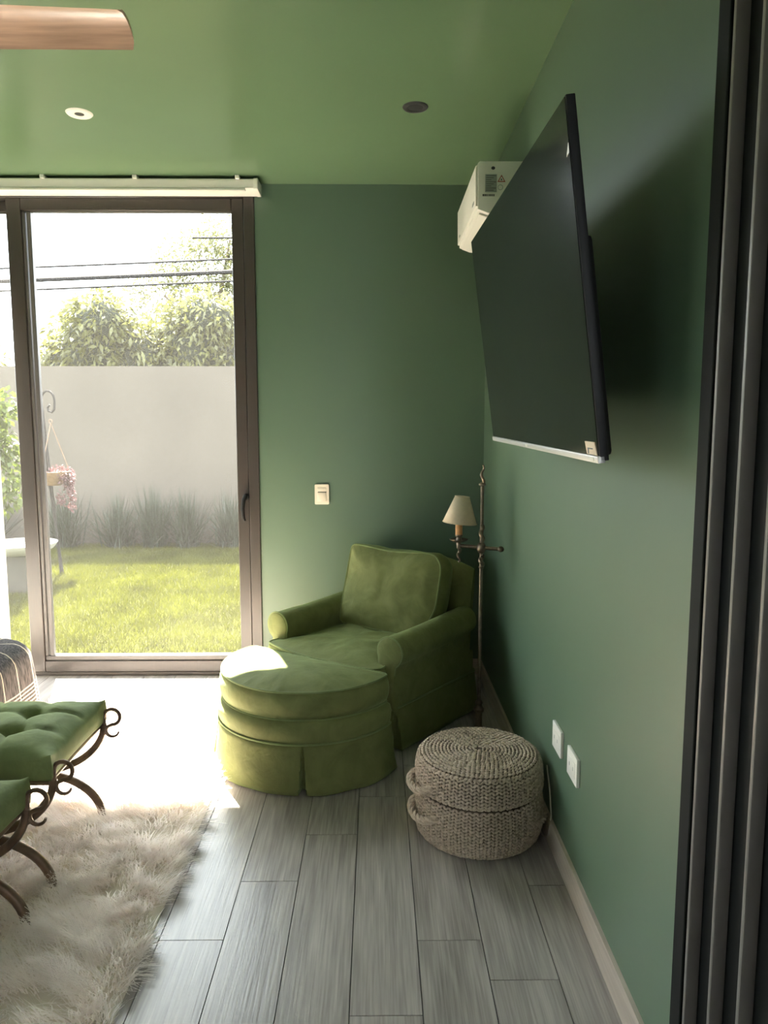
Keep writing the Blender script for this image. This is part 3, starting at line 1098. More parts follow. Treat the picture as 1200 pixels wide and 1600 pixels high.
def dshape(R, yc=-0.05, n_=160, back=0.0, round_=0.02):
    h_ = math.sqrt(max(0, R * R - (back - yc) ** 2))
    a0 = math.atan2(back - yc, -h_)
    a1 = math.atan2(back - yc, h_)
    # go from left end round the front (negative y) to the right end
    pts = []
    a_s = a0 if a0 > 0 else a0 + 2 * PI
    for k in range(61):
        t = a_s + (2 * PI + a1 - a_s) * k / 60
        pts.append((R * math.cos(t), yc + R * math.sin(t)))
    for k in range(1, 20):
        pts.append((h_ - 2 * h_ * k / 20, back))
    return resample(pts, n_)


def sm(P, it):
    for _ in range(it):
        P = (np.roll(P, 1, 0) + 2 * P + np.roll(P, -1, 0)) / 4
    return P


g, st_, sb_ = cushion(sm(dshape(0.388), 2), 0.300, 0.415, 0.038, 0.0, bulge=0.014, n=160, nr=14, wr=0.004, pucker=0.006, seed=8.0)
obj('top_cushion', g, VELVET, ot, angle=75)
obj('upper_piping', G().tube(st_, 0.005, 6, closed=True), VELPIPE, ot)
obj('lower_piping', G().tube(sb_, 0.005, 6, closed=True), VELPIPE, ot)
Db = sm(dshape(0.404), 2)
g = G()
nb = len(Db)
for z, gro in ((0.04, -0.03), (0.195, -0.004), (0.225, 0.006), (0.262, 0.010), (0.288, 0.004), (0.300, -0.015)):
    for x, y in Db:
        l = math.hypot(x, y + 0.12)
        g.v.append((x + x / l * gro, y + (y + 0.12) / l * gro + 0.0, z + 0.0015 * nz3(x * 12, y * 12, z * 12)))
for a_ in range(5):
    for i in range(nb):
        g.f.append((a_ * nb + i, a_ * nb + (i + 1) % nb, (a_ + 1) * nb + (i + 1) % nb, (a_ + 1) * nb + i))
g.f.append(tuple(range(nb)))
g.f.append(tuple(5 * nb + i for i in reversed(range(nb))))
obj('base_band', g, VELVET, ot, angle=75)
obj('band_piping', G().tube([(x * 1.012, y * 1.012 + 0.001, 0.207) for x, y in Db], 0.005, 6, closed=True), VELPIPE, ot)
Ds = sm(dshape(0.407, n_=520), 2)
arcD = np.r_[0, np.cumsum(np.linalg.norm(np.diff(Ds, axis=0), axis=1))]
angs = [math.atan2(p[1] + 0.05, p[0]) for p in Ds]


def arc_at(deg):
    """deg measured from the front (negative y) towards +x"""
    target = -PI / 2 + math.radians(deg)
    i = min(range(len(Ds)), key=lambda q: abs((angs[q] - target + PI) % (2 * PI) - PI))
    return arcD[i]


sk = obj('skirt', skirt_mesh(Ds, 0.205, 0.004, 0.030, [arc_at(34), arc_at(-38), arc_at(-84)], waves=0.014, seed=4.1, notch_w=0.014, notch_d=0.055), VELVET, ot, angle=60)
md = sk.modifiers.new('thick', 'SOLIDIFY')
md.thickness = 0.004

# ------------------------------------------------------------------ floor lamp
lp = empty('floor_lamp', (0.487, 3.37, 0), label='slender bronze floor lamp with cream shade on a side arm beside the armchair', cat='floor lamp')
obj('base', G().lathe([(0, 0), (0.066, 0), (0.068, 0.006), (0.060, 0.014), (0.03, 0.024), (0.018, 0.05), (0.0, 0.05)], 28), BRASSY, lp)
pl = G().tube([(0, 0, 0.04), (0, 0, 0.13)], 0.0165, 12)
pl.tube([(0, 0, 0.13), (0, 0, 1.20)], 0.0085, 10)
obj('pole', pl, BRASSY, lp)
obj('pole_collar', G().lathe([(0.010, 0.115), (0.024, 0.122), (0.026, 0.135), (0.017, 0.145), (0.014, 0.155), (0.018, 0.165), (0.010, 0.178)], 16), BRASSY, lp)


def twist(z0, z1, r0, turns, amp, n_=26):
    return [(amp * math.sin(turns * 2 * PI * k / n_), amp * math.cos(turns * 2 * PI * k / n_) - amp, z0 + (z1 - z0) * k / n_) for k in range(n_ + 1)]


g = G().tube(twist(1.17, 1.262, 0, 1.5, 0.006), [0.008 - 0.004 * k / 26 for k in range(27)], 8)
g.lathe([(0.004, 1.160), (0.016, 1.168), (0.016, 1.174), (0.005, 1.182)], 12)
obj('finial', g, BRASSY, lp, loc=(0, 0, 0.034))
g = G().tube(twist(0.79, 0.845, 0, 1.5, 0.006), 0.0095, 8)
g.lathe([(0.006, 0.775), (0.013, 0.785), (0.006, 0.795)], 12)
obj('twisted_stem', g, BRASSY, lp, loc=(0, 0, 0.034))
g = G().tube(twist(0.905, 0.985, 0, 1.5, 0.005), [0.0105 - 0.002 * k / 26 for k in range(27)], 8)
obj('twisted_stem', g, BRASSY, lp, loc=(0, 0, 0.034))
obj('arm_joint', G().ell((0, 0, 0.876), 0.022, 0.022, 0.028, 12, 8), BRASSY, lp, loc=(0, 0, 0.034))
AX, AY2 = -0.100, 0.045        # lamp end of the arm
g = G().tube([(AX, AY2, 0.880), (-AX * 0.80, -AY2 * 0.80, 0.876)], 0.0085, 10)
obj('side_arm', g, BRASSY, lp, loc=(0, 0, 0.034))
obj('arm_knob', G().ell((-AX * 0.84, -AY2 * 0.84, 0.876), 0.015, 0.015, 0.014, 12, 8), BRASSY, lp, loc=(0, 0, 0.034))
c0 = (AX, AY2, 0)
g = G().tube([(AX + x, AY2 + y, z) for x, y, z in twist(0.80, 0.868, 0, 1.5, 0.005)], [0.004 + 0.004 * k / 26 for k in range(27)], 8)
g.lathe([(0.0, 0.865), (0.010, 0.868), (0.012, 0.89), (0.006, 0.90)], 12, c0)
obj('drop_twist', g, BRASSY, lp, loc=(0, 0, 0.034))
obj('drip_pan', G().lathe([(0.0, 0.899), (0.03, 0.899), (0.044, 0.909), (0.044, 0.911), (0.03, 0.903), (0.015, 0.905), (0.012, 0.92), (0.017, 0.925), (0.017, 0.932), (0, 0.932)], 24, c0), BRASSY, lp, loc=(0, 0, 0.034))
obj('candle_sleeve', G().lathe([(0, 0.932), (0.0165, 0.932), (0.0165, 1.01), (0.008, 1.015), (0.0, 1.015)], 16, c0), CANDLE, lp, loc=(0, 0, 0.034))
g = G().lathe([(0.080, 0.0), (0.034, 0.124)], 40)
shd = obj('lamp_shade', g, SHADEM, lp, loc=(AX + 0.003, AY2, 1.022), rot=(0.0, 0.09, 0.0))
md = shd.modifiers.new('thick', 'SOLIDIFY')
md.thickness = 0.0025
g = G().tube([(0.0803 * math.cos(t), 0.0803 * math.sin(t), 0) for t in np.linspace(0, 2 * PI, 40, endpoint=False)], 0.0016, 5, closed=True)
obj('shade_trim', g, SHADEM, shd)
g = G().tube([(0.0343 * math.cos(t), 0.0343 * math.sin(t), 0.124) for t in np.linspace(0, 2 * PI, 28, endpoint=False)], 0.0016, 5, closed=True)
obj('shade_trim', g, SHADEM, shd)
g = G()
for t in (0, 2 * PI / 3, 4 * PI / 3):
    g.tube([(0.007 * math.cos(t), 0.007 * math.sin(t), 0.108), (0.035 * math.cos(t), 0.035 * math.sin(t), 0.120)], 0.0014, 5)
obj('shade_spider', g, BRASSY, shd)
obj('bulb', G().lathe([(0, 1.015), (0.009, 1.018), (0.014, 1.04), (0.010, 1.07), (0.0, 1.09)], 14, c0), WHITEPL, lp, loc=(0, 0, 0.034))

# ------------------------------------------------------------------ lidded woven basket
BC = (0.372, 2.56)
bk = empty('woven_basket', (BC[0], BC[1], 0), label='round lidded basket of braided straw with loop handles on the floor', cat='basket')


def bead_rows(prof, pitch, row_h, amp, hx, hy, skew, tilt0, alternate, jitter=0.08):
    """Rows of small braided stitches laid over a surface of revolution given as a polyline of (r, z)."""
    P = np.array(prof, float)
    Lh = np.r_[0, np.cumsum(np.linalg.norm(np.diff(P, axis=0), axis=1))]
    rows = max(1, int(Lh[-1] / row_h))
    g = G()
    rmax = P[:, 0].max()
    for i in range(rows):
        s = (i + 0.5) / rows * Lh[-1]
        r = np.interp(s, Lh, P[:, 0])
        z = np.interp(s, Lh, P[:, 1])
        e = 0.004
        dr = np.interp(min(s + e, Lh[-1]), Lh, P[:, 0]) - np.interp(max(s - e, 0), Lh, P[:, 0])
        dz = np.interp(min(s + e, Lh[-1]), Lh, P[:, 1]) - np.interp(max(s - e, 0), Lh, P[:, 1])
        l = math.hypot(dr, dz)
        dr, dz = dr / l, dz / l
        m = max(5, int(round(2 * PI * (rmax if alternate else r) / pitch)))
        if alternate:
            m += m % 2
        for k in range(m):
            a = 2 * PI * (k + skew * i + random.uniform(-jitter, jitter)) / m
            er = Vector((math.cos(a), math.sin(a), 0))
            et = Vector((-math.sin(a), math.cos(a), 0))
            es = er * dr + Vector((0, 0, dz))
            en = es.cross(et) * -1
            if en.dot(er * 1.0 + Vector((0, 0, 0.3))) < 0:
                en = -en
            tilt = tilt0 * (1 if (k % 2 == 0 or not alternate) else -1) + random.uniform(-0.1, 0.1)
            ax = (et * math.cos(tilt) + es * math.sin(tilt))
            ay = ax.cross(en)
            M = Matrix((ax, ay, en)).transposed()
            sc = random.uniform(0.90, 1.12)
            g.ell(er * r + Vector((0, 0, z)) + en * random.uniform(-0.0006, 0.0012), hx * sc, hy * sc, amp * random.uniform(0.85, 1.2), 6, 4, M)
    return g


def bk_prof(lst, n_=40):
    return resample(lst, n_, closed=False)


body_p = [(0.205, 0.004), (0.222, 0.018), (0.231, 0.06), (0.232, 0.11), (0.226, 0.16), (0.219, 0.176)]
lid_p = [(0.221, 0.186), (0.230, 0.196), (0.228, 0.235), (0.223, 0.275), (0.217, 0.288)]
top_p = [(0.219, 0.284), (0.207, 0.296), (0.17, 0.301), (0.10, 0.303), (0.012, 0.304)]
obj('body', bead_rows(body_p, 0.0128, 0.0112, 0.0050, 0.0092, 0.0048, 0.0, 0.75, True), STRAW, bk, fix=False, angle=180)
obj('body_core', G().lathe([(0, 0.002)] + [(r - 0.003, z) for r, z in body_p] + [(0.0, 0.178)], 48), STRAWIN, bk)
ld = obj('lid', bead_rows(lid_p, 0.0128, 0.0112, 0.0050, 0.0092, 0.0048, 0.0, 0.75, True), STRAW, bk, fix=False, angle=180)
obj('lid_core', G().lathe([(0, 0.180)] + [(r - 0.003, z) for r, z in lid_p + top_p] + [(0.0, 0.301)], 48), STRAWIN, ld)
obj('lid_top', bead_rows(top_p, 0.0165, 0.0125, 0.0052, 0.0098, 0.0058, 0.42, 0.35, False), STRAW, ld, fix=False, angle=180)


def braid_loop(path, r, parent, name='handle'):
    P = resample(path, 30, closed=False)
    g = G()
    for s_ in range(3):
        pts = []
        for k, p in enumerate(P):
            a = 2 * PI * (k / 30 * 3.0 + s_ / 3)
            t = P[min(k + 1, 29)] - P[max(k - 1, 0)]
            t = Vector(t).normalized()
            u = t.cross(Vector((0, 0, 1))).normalized()
            v = t.cross(u)
            pts.append(Vector(p) + (u * math.cos(a) + v * math.sin(a)) * r)
        g.tube(pts, r * 0.95, 6)
    obj(name, g, STRAW, parent)


def handle_path(ang, z, half, out, sag, r0=0.226):
    pts = []
    for k in range(13):
        q = k / 12 * 2 - 1
        a = ang + half * q
        rr = r0 + out * (1 - q ** 4)
        pts.append((rr * math.cos(a), rr * math.sin(a), z - sag * (1 - q ** 2)))
    return pts


AH = math.radians(198)
braid_loop(handle_path(AH, 0.222, 0.33, 0.032, 0.018), 0.0078, ld)
braid_loop(handle_path(AH + 0.08, 0.125, 0.38, 0.026, 0.022, 0.23), 0.0078, bk)
braid_loop(handle_path(AH + PI * 0.72, 0.112, 0.32, 0.018, 0.012), 0.0062, bk)

cdp = [(0.585, 2.80, 0.006), (0.600, 2.72, 0.03), (0.6045, 2.62, 0.20), (0.6045, 2.56, 0.235)]
cd = obj('cord', G().tube([tuple(p) for p in resample([(0.56, 2.86, 0.005), (0.585, 2.80, 0.005), (0.592, 2.70, 0.010), (0.596, 2.60, 0.012), (0.598, 2.49, 0.006), (0.605, 2.445, 0.030), (0.6135, 2.44, 0.110), (0.6145, 2.47, 0.180), (0.6150, 2.53, 0.255)], 40, closed=False)], 0.0028, 6), CORDM)
tag(cd, 'thin beige cord hanging down between the straw basket and the right wall', 'cord')

# ------------------------------------------------------------------ shag rug
RX0, RX1, RY0, RY1 = -2.75, -0.655, 1.25, 3.70
rug = empty('shag_rug', ((RX0 + RX1) / 2, (RY0 + RY1) / 2, 0), label='cream long-pile shag rug on the grey plank floor', cat='rug')
rcx, rcy = (RX0 + RX1) / 2, (RY0 + RY1) / 2
obj('backing', G().prism(rrect(RX0 - rcx, RX1 - rcx, RY0 - rcy, RY1 - rcy, 0.04), 'z', 0.001, 0.006), RUGB, rug, smooth=False)


def strands(x0, x1, y0, y1, n_, length, width, clump, lean, seed):
    r = np.random.default_rng(seed)
    # roots gathered into tufts
    nc = int((x1 - x0) * (y1 - y0) / clump ** 2)
    cx = r.uniform(x0, x1, nc)
    cy = r.uniform(y0, y1, nc)
    ca = r.uniform(0, 2 * PI, nc)
    low = np.array([nz3(a * 2.2, b * 2.2, 3.1) for a, b in zip(cx, cy)])
    ca = 2 * PI * (0.62 + 0.65 * low) + r.normal(0, 0.55, nc)
    cl = r.uniform(0.45, 1.0, nc)
    idx = r.integers(0, nc, n_)
    px = np.clip(cx[idx] + r.normal(0, clump * 0.42, n_), x0, x1)
    py = np.clip(cy[idx] + r.normal(0, clump * 0.42, n_), y0, y1)
    ang = ca[idx] + r.normal(0, 0.38, n_)
    edge = np.clip((px - (RX1 - 0.10)) / 0.10, 0, 1) * 0.85
    ang = ((ang + PI) % (2 * PI) - PI) * (1 - edge)
    ln = length * (0.65 + 0.5 * r.random(n_)) * (0.75 + 0.35 * cl[idx])
    le = lean * cl[idx] * (0.7 + 0.6 * r.random(n_))
    K = 4
    out = []
    wv_ = width * (0.7 + 0.6 * r.random(n_))
    sa_ = ang + PI / 2 + r.normal(0, 0.6, n_)
    for k in range(K):
        t = k / (K - 1)
        horiz = ln * (le * t ** 1.25)
        zz = 0.010 + ln * np.sqrt(np.maximum(0.02, 1 - le ** 2 * 0.85)) * (t - 0.32 * le * t ** 2.2)
        wob = 0.10 * ln * np.sin(3 * t + ang * 5)
        x = px + np.cos(ang) * horiz - np.sin(ang) * wob
        y = py + np.sin(ang) * horiz + np.cos(ang) * wob
        hw = wv_ * (1 - 0.75 * t) * 0.5
        out.append(np.stack([x - np.cos(sa_) * hw, y - np.sin(sa_) * hw, zz], 1))
        out.append(np.stack([x + np.cos(sa_) * hw, y + np.sin(sa_) * hw, zz], 1))
    V = np.stack(out, 1).reshape(-1, 3)
    b = (np.arange(n_) * 2 * K)[:, None]
    F = np.concatenate([b + np.array([[2 * k, 2 * k + 1, 2 * k + 3, 2 * k + 2]]) for k in range(K - 1)], 0)
    return V, F


Vs, Fs = [], []
o_ = 0
for (x0, x1, y0, y1, dens) in ((-1.75, RX1, RY0 + 0.2, 2.75, 26000), (-2.0, RX1, 2.75, RY1, 20500), (RX0, -2.0, RY0, RY1, 2500), (-2.0, -1.75, RY0, 2.75, 5000), (-1.75, RX1, RY0, RY0 + 0.2, 5000)):
    n_ = int((x1 - x0) * (y1 - y0) * dens)
    V, F = strands(x0, x1, y0, y1, n_, 0.074, 0.0042 if dens > 20000 else 0.007, 0.046, 0.92, 11)
    Vs.append(V)
    Fs.append(F + o_)
    o_ += len(V)
V = np.vstack(Vs)
V[:, 0] -= rcx
V[:, 1] -= rcy
me = np_mesh('pile', V, np.vstack(Fs))
me.shade_smooth()
tag(link('pile', me, PILE, rug), kind='stuff')

# ------------------------------------------------------------------ two tufted stools
def make_stool(loc, label):
    s = empty('tufted_stool', loc, label=label, cat='stool', group='green tufted iron stools by the bed')
    HX, HY = 0.268, 0.215       # half span of the X frame, half depth
    for yy in (HY, -HY):
        for sx in (-1, 1):
            up = []
            for k in range(15):
                t = k / 14 * PI / 2
                up.append((sx * HX * math.sin(t), yy, 0.365 - 0.185 * math.cos(t) * 1.0))
            up = [(x, y, z) for x, y, z in up]
            obj('frame_arc', G().tube(up, 0.0150, 10, flat=0.8), IRON, s)
            dn = []
            for k in range(15):
                t = k / 14 * PI / 2
                dn.append((sx * (HX - 0.02) * math.sin(t), yy, 0.006 + 0.168 * math.cos(t)))
            obj('leg', G().tube(dn, 0.0150, 10), IRON, s)
            # scroll: big curl above, small curl below
            xs = sx * HX
            big = [(xs, yy, 0.350), (xs + sx * 0.002, yy, 0.378)]
            for k in range(13):
                a = math.radians(170 - k * 262 / 12)
                big.append((xs + sx * (0.032 + 0.030 * math.cos(a)), yy, 0.392 + 0.030 * math.sin(a)))
            big.append((xs + sx * 0.010, yy, 0.352))
            obj('scroll', G().tube(big, [0.010] + [0.0085] * 3 + [0.007] * (len(big) - 5) + [0.006], 8), IRON, s)
            sml = []
            for k in range(12):
                a = math.radians(150 + k * 200 / 11)
                sml.append((xs + sx * (0.032 + 0.024 * math.cos(a)), yy, 0.340 + 0.024 * math.sin(a)))
            obj('scroll', G().tube(sml, [0.008 - 0.004 * k / 11 for k in range(12)], 8), IRON, s)
    for sx in (-1, 1):
        obj('seat_rail', G().tube([(sx * (HX - 0.020), -HY, 0.354), (sx * (HX - 0.020), HY, 0.354)], 0.011, 8), IRON, s)
    for yy in (-HY, HY):
        obj('cross_rail', G().tube([(-HX + 0.012, yy, 0.352), (HX - 0.012, yy, 0.352)], 0.008, 8), IRON, s)
    obj('stretcher', G().tube([(0, -HY, 0.178), (0, HY, 0.178)], 0.011, 10), IRON, s)
    # tufted cushion
    n_ = 54
    WX, WY = 0.272, 0.232
    btn = [(-0.083, -0.075), (0.083, -0.075), (-0.083, 0.075), (0.083, 0.075)]

    def top(u, v):
        x, y = u * WX, v * WY
        e = (1 - abs(u) ** 5) * (1 - abs(v) ** 5)
        z = 0.060 + 0.058 * max(0, e) ** 0.6
        for bx_, by_ in btn:
            z -= 0.040 * math.exp(-((x - bx_) ** 2 + (y - by_) ** 2) / 0.0011)
        for lx in (-0.083, 0.083):
            z -= 0.017 * math.exp(-abs(x - lx + 0.006 * math.sin(y * 30)) / 0.011) * e ** 0.5
        for ly in (-0.075, 0.075):
            z -= 0.017 * math.exp(-abs(y - ly + 0.006 * math.sin(x * 26)) / 0.011) * e ** 0.5
        z += 0.004 * nz3(x * 16, y * 16, 1.0) + 0.002 * nz3(x * 45, y * 45, 4.0)
        z += 0.034 * (abs(u) * abs(v)) ** 5
        return z

    g = G()
    for i in range(n_ + 1):
        for k in range(n_ + 1):
            u = math.sin((i / n_ * 2 - 1) * PI / 2)
            v = math.sin((k / n_ * 2 - 1) * PI / 2)
            pin = 1 - 0.035 * (1 - abs(v) ** 3) * abs(u) ** 4
            pin2 = 1 - 0.035 * (1 - abs(u) ** 3) * abs(v) ** 4
            g.v.append((u * WX * pin, v * WY * pin2, 0.360 + top(u, v)))
    for i in range(n_):
        for k in range(n_):
            a_ = i * (n_ + 1) + k
            g.f.append((a_, a_ + n_ + 1, a_ + n_ + 2, a_ + 1))
    edge = [i * (n_ + 1) for i in range(n_ + 1)] + [n_ * (n_ + 1) + k for k in range(1, n_ + 1)] + [i * (n_ + 1) + n_ for i in range(n_ - 1, -1, -1)] + [k for k in range(n_ - 1, 0, -1)]
    prev = edge
    for (dz, sc_) in ((0.40, 1.015), (0.375, 1.005), (0.3625, 0.975)):
        ring = []
        for e_ in edge:
            x, y, z = g.v[e_]
            ring.append(len(g.v))
            g.v.append((x * sc_, y * sc_, dz + (0.012 if dz > 0.39 else 0) * (abs(x / WX) * abs(y / WY)) ** 4))
        m_ = len(edge)
        for q in range(m_):
            g.f.append((prev[q], prev[(q + 1) % m_], ring[(q + 1) % m_], ring[q]))
        prev = ring
    g.f.append(tuple(prev))
    obj('cushion', g, VELSTOOL, s, angle=80)
    for bx_, by_ in btn:
        obj('button', G().ell((bx_, by_, 0.360 + top(bx_ / WX, by_ / WY) + 0.003), 0.010, 0.010, 0.006, 10, 6), VELSTOOL, s)
    return s


make_stool((-1.285, 2.425, 0.006), 'green tufted velvet stool on scrolled iron legs, the one nearer the window')
make_stool((-1.285, 1.815, 0.006), 'green tufted velvet stool on scrolled iron legs, the one nearer the camera')

# ------------------------------------------------------------------ bed corner and throw
bed = empty('bed', (-2.7, 2.35, 0), label='low bed under the charcoal throw at the left edge', cat='bed')
obj('bed_base', G().box(-1.1, 1.04, -0.72, 0.72, 0.013, 0.26), MATTR, bed, bevel=0.02)
obj('mattress', G().box(-1.12, 1.055, -0.74, 0.74, 0.262, 0.535), MATTR, bed, bevel=0.07, bseg=4)
# throw: follows the top and hangs over the foot (x) and far (y) sides around a rounded corner
TX, TY = -1.555, 3.140      # outer planes of the drape
g = G()
uvs = []
nu, nv_ = 40, 60
lay = []
for i in range(nu + 1):
    s_ = i / nu * 0.98 - 0.45          # negative: on top, positive: down the side (metres)
    for k in range(nv_ + 1):
        v_ = k / nv_ * 1.1             # along: from the near foot side, round the corner, along the far side
        # plan outline: straight in +y, rounded corner, then -x
        R0 = 0.10
        y_st = TY - R0 - 0.33
        if v_ < 0.33:
            pc = (TX, y_st + v_)
            nn_ = (1, 0)
        elif v_ < 0.33 + R0 * PI / 2:
            a_ = (v_ - 0.33) / R0
            pc = (TX - R0 + R0 * math.cos(a_), TY - R0 + R0 * math.sin(a_))
            nn_ = (math.cos(a_), math.sin(a_))
        else:
            pc = (TX - R0 - (v_ - 0.33 - R0 * PI / 2), TY)
            nn_ = (0, 1)
        rr = 0.07
        if s_ < 0:
            d_, z_ = s_, 0.552
        elif s_ < rr * PI / 2:
            a2 = s_ / rr
            d_, z_ = rr * math.sin(a2), 0.552 - rr * (1 - math.cos(a2))
        else:
            d_, z_ = rr, 0.552 - rr - (s_ - rr * PI / 2)
        drop = max(0, s_ - 0.05)
        d_ += drop * 0.12 + drop * 0.10 * nz3(v_ * 5, 0.3, 1.0) * 1.4
        z_ += 0.006 * nz3(pc[0] * 6, pc[1] * 6, s_ * 6)
        if s_ < 0:
            # keep the top sheet from folding at the corner
            d_ = max(d_, -0.42)
        g.v.append((pc[0] + nn_[0] * d_, pc[1] + nn_[1] * d_, max(0.02, z_)))
        lay.append((s_, v_))
for i in range(nu):
    for k in range(nv_):
        a_ = i * (nv_ + 1) + k
        g.f.append((a_, a_ + 1, a_ + nv_ + 2, a_ + nv_ + 1))
th = obj('throw_blanket', g, THROW, fix=False, angle=80)
ul = th.data.uv_layers.new(name='UVMap')
for lp_ in th.data.loops:
    ul.data[lp_.index].uv = lay[lp_.vertex_index]
md = th.modifiers.new('thick', 'SOLIDIFY')
md.thickness = 0.006
md.offset = 1
tag(th, 'charcoal throw with fine cream stripes draped over the bed corner at the left edge', 'throw')

# ------------------------------------------------------------------ the garden
tag(obj('ground', G().box(-30, 30, D + 0.30, 40, -0.2, -0.02).box(-30, -4.4, -20, D + 0.30, -0.2, -0.02).box(-4.4, -2.1, -20, 1.0, -0.2, -0.1), LAWNB, smooth=False), kind='structure')
tag(obj('trim_2', G().box(-4.4, 1.4, D + 0.2, D + 0.42, -0.2, 0.0), POTRIM, smooth=False), kind='structure')
GW = 9.30
tag(obj('wall_garden', G().box(-13, 5, GW, GW + 0.18, -0.2, 2.205), GARDENW, smooth=False), kind='structure')

# lawn blades
r = np.random.default_rng(3)


def blades(n_, x0, x1, y0, y1, hh, wd):
    px = r.uniform(x0, x1, n_)
    py = r.uniform(y0, y1, n_)
    a_ = r.uniform(0, 2 * PI, n_)
    h_ = hh * r.uniform(0.5, 1.2, n_)
    lx = r.normal(0, 0.5, n_) * h_
    ly = r.normal(0, 0.5, n_) * h_
    w_ = wd * r.uniform(0.7, 1.3, n_)
    A = np.stack([px - np.cos(a_) * w_, py - np.sin(a_) * w_, np.full(n_, -0.02)], 1)
    B_ = np.stack([px + np.cos(a_) * w_, py + np.sin(a_) * w_, np.full(n_, -0.02)], 1)
    T_ = np.stack([px + lx, py + ly, -0.02 + h_], 1)
    V = np.stack([A, B_, T_], 1).reshape(-1, 3)
    F = np.arange(3 * n_).reshape(-1, 3)
    return V, F


V1, F1 = blades(170000, -5.2, 0.4, D + 0.44, 9.2, 0.045, 0.0035)
lw = link('lawn_grass', np_mesh('lawn_grass', V1, F1), LAWN)
tag(lw, 'bright sunlit mown lawn behind the glass door', 'grass', kind='stuff')


def strap_leaves(n_, height, spread, wd, seed):
    r_ = np.random.default_rng(seed)
    Vl, Fl = [], []
    for q in range(n_):
        a_ = r_.uniform(0, 2 * PI)
        ln = height * r_.uniform(0.6, 1.08)
        le = min(1.1, abs(r_.normal(0, 0.42))) * spread
        x0_, y0_ = r_.normal(0, 0.06, 2)
        b_ = len(Vl)
        sa_ = a_ + PI / 2 + r_.normal(0, 0.5)
        for k in range(5):
            t = k / 4
            hz_ = ln * math.sin(le) * t * (0.75 + 0.25 * t)
            zz = ln * math.cos(le) * t * (1 - 0.12 * le * t)
            hw = wd * (1 - t) ** 0.6 * (0.6 + 0.4 * min(1, 4 * t)) + 0.0004
            x, y = x0_ + math.cos(a_) * hz_, y0_ + math.sin(a_) * hz_
            Vl.append((x - math.cos(sa_) * hw, y - math.sin(sa_) * hw, zz))
            Vl.append((x + math.cos(sa_) * hw, y + math.sin(sa_) * hw, zz))
        for k in range(4):
            Fl.append((b_ + 2 * k, b_ + 2 * k + 1, b_ + 2 * k + 3, b_ + 2 * k + 2))
    Vl = np.array(Vl)
    Vl[:, 1] = np.minimum(Vl[:, 1], 0.32)
    return Vl, np.array(Fl)


gl_labels = [
    (-3.80, 0.66, 1.00, 190, 'spiky strap-leaved clump by the garden wall below the hanging basket'),
    (-3.17, 0.64, 1.05, 150, 'spiky clump by the garden wall, second from left seen through the main pane'),
    (-2.72, 0.70, 0.95, 190, 'tallest spiky strap-leaved clump in the middle of the garden wall'),
    (-2.32, 0.68, 0.95, 170, 'spiky strap-leaved clump right of the tallest one by the garden wall'),
    (-1.80, 0.66, 1.00, 160, 'spiky strap-leaved clump beside the right frame of the glass door'),
    (-4.75, 0.70, 0.95, 150, 'spiky strap-leaved clump behind the potted tree by the garden wall'),
]
for q, (x, hh, sp, n_, lab) in enumerate(gl_labels):
    t_ = empty('strap_leaf_plant', (x, 8.95, -0.02), label=lab, cat='plant', group='strap-leaved clumps along the garden wall')
    V, F = strap_leaves(int(n_ * 1.3), hh * 1.12, sp * 1.35, 0.010, 40 + q)
    tag(link('leaves', np_mesh('leaves', V, F), TUFTM, t_), kind='stuff')


def leaf_cloud(centres, radii, n_, ln, wd, seed, droop=0.4, shell=0.45):
    """n leaves over a set of ellipsoid lobes; each leaf is a bent pointed blade (two quads)"""
    r_ = np.random.default_rng(seed)
    Cn = np.array(centres, float)
    Rd = np.array(radii, float)
    pr = (Rd[:, 0] * Rd[:, 2])
    pr /= pr.sum()
    ii = r_.choice(len(Cn), n_, p=pr)
    d = r_.normal(0, 1, (n_, 3))
    d /= np.linalg.norm(d, axis=1)[:, None]
    rad = (shell + (1 - shell) * r_.random(n_) ** 0.5)[:, None] * r_.uniform(0.85, 1.12, (n_, 1))
    P = Cn[ii] + d * Rd[ii] * rad
    dirv = d + r_.normal(0, 0.7, (n_, 3))
    dirv[:, 2] -= droop
    dirv /= np.linalg.norm(dirv, axis=1)[:, None]
    side = np.cross(dirv, r_.normal(0, 1, (n_, 3)))
    side /= np.linalg.norm(side, axis=1)[:, None]
    l_ = ln * r_.uniform(0.6, 1.25, (n_, 1))
    w_ = wd * r_.uniform(0.7, 1.2, (n_, 1))
    A = P
    B_ = P + dirv * l_ * 0.5 + side * w_
    C_ = P + dirv * l_ + np.array([0, 0, -0.15]) * l_
    D_ = P + dirv * l_ * 0.5 - side * w_
    V = np.stack([A, B_, C_, D_], 1).reshape(-1, 3)
    F = np.arange(4 * n_).reshape(-1, 4)
    return V, F


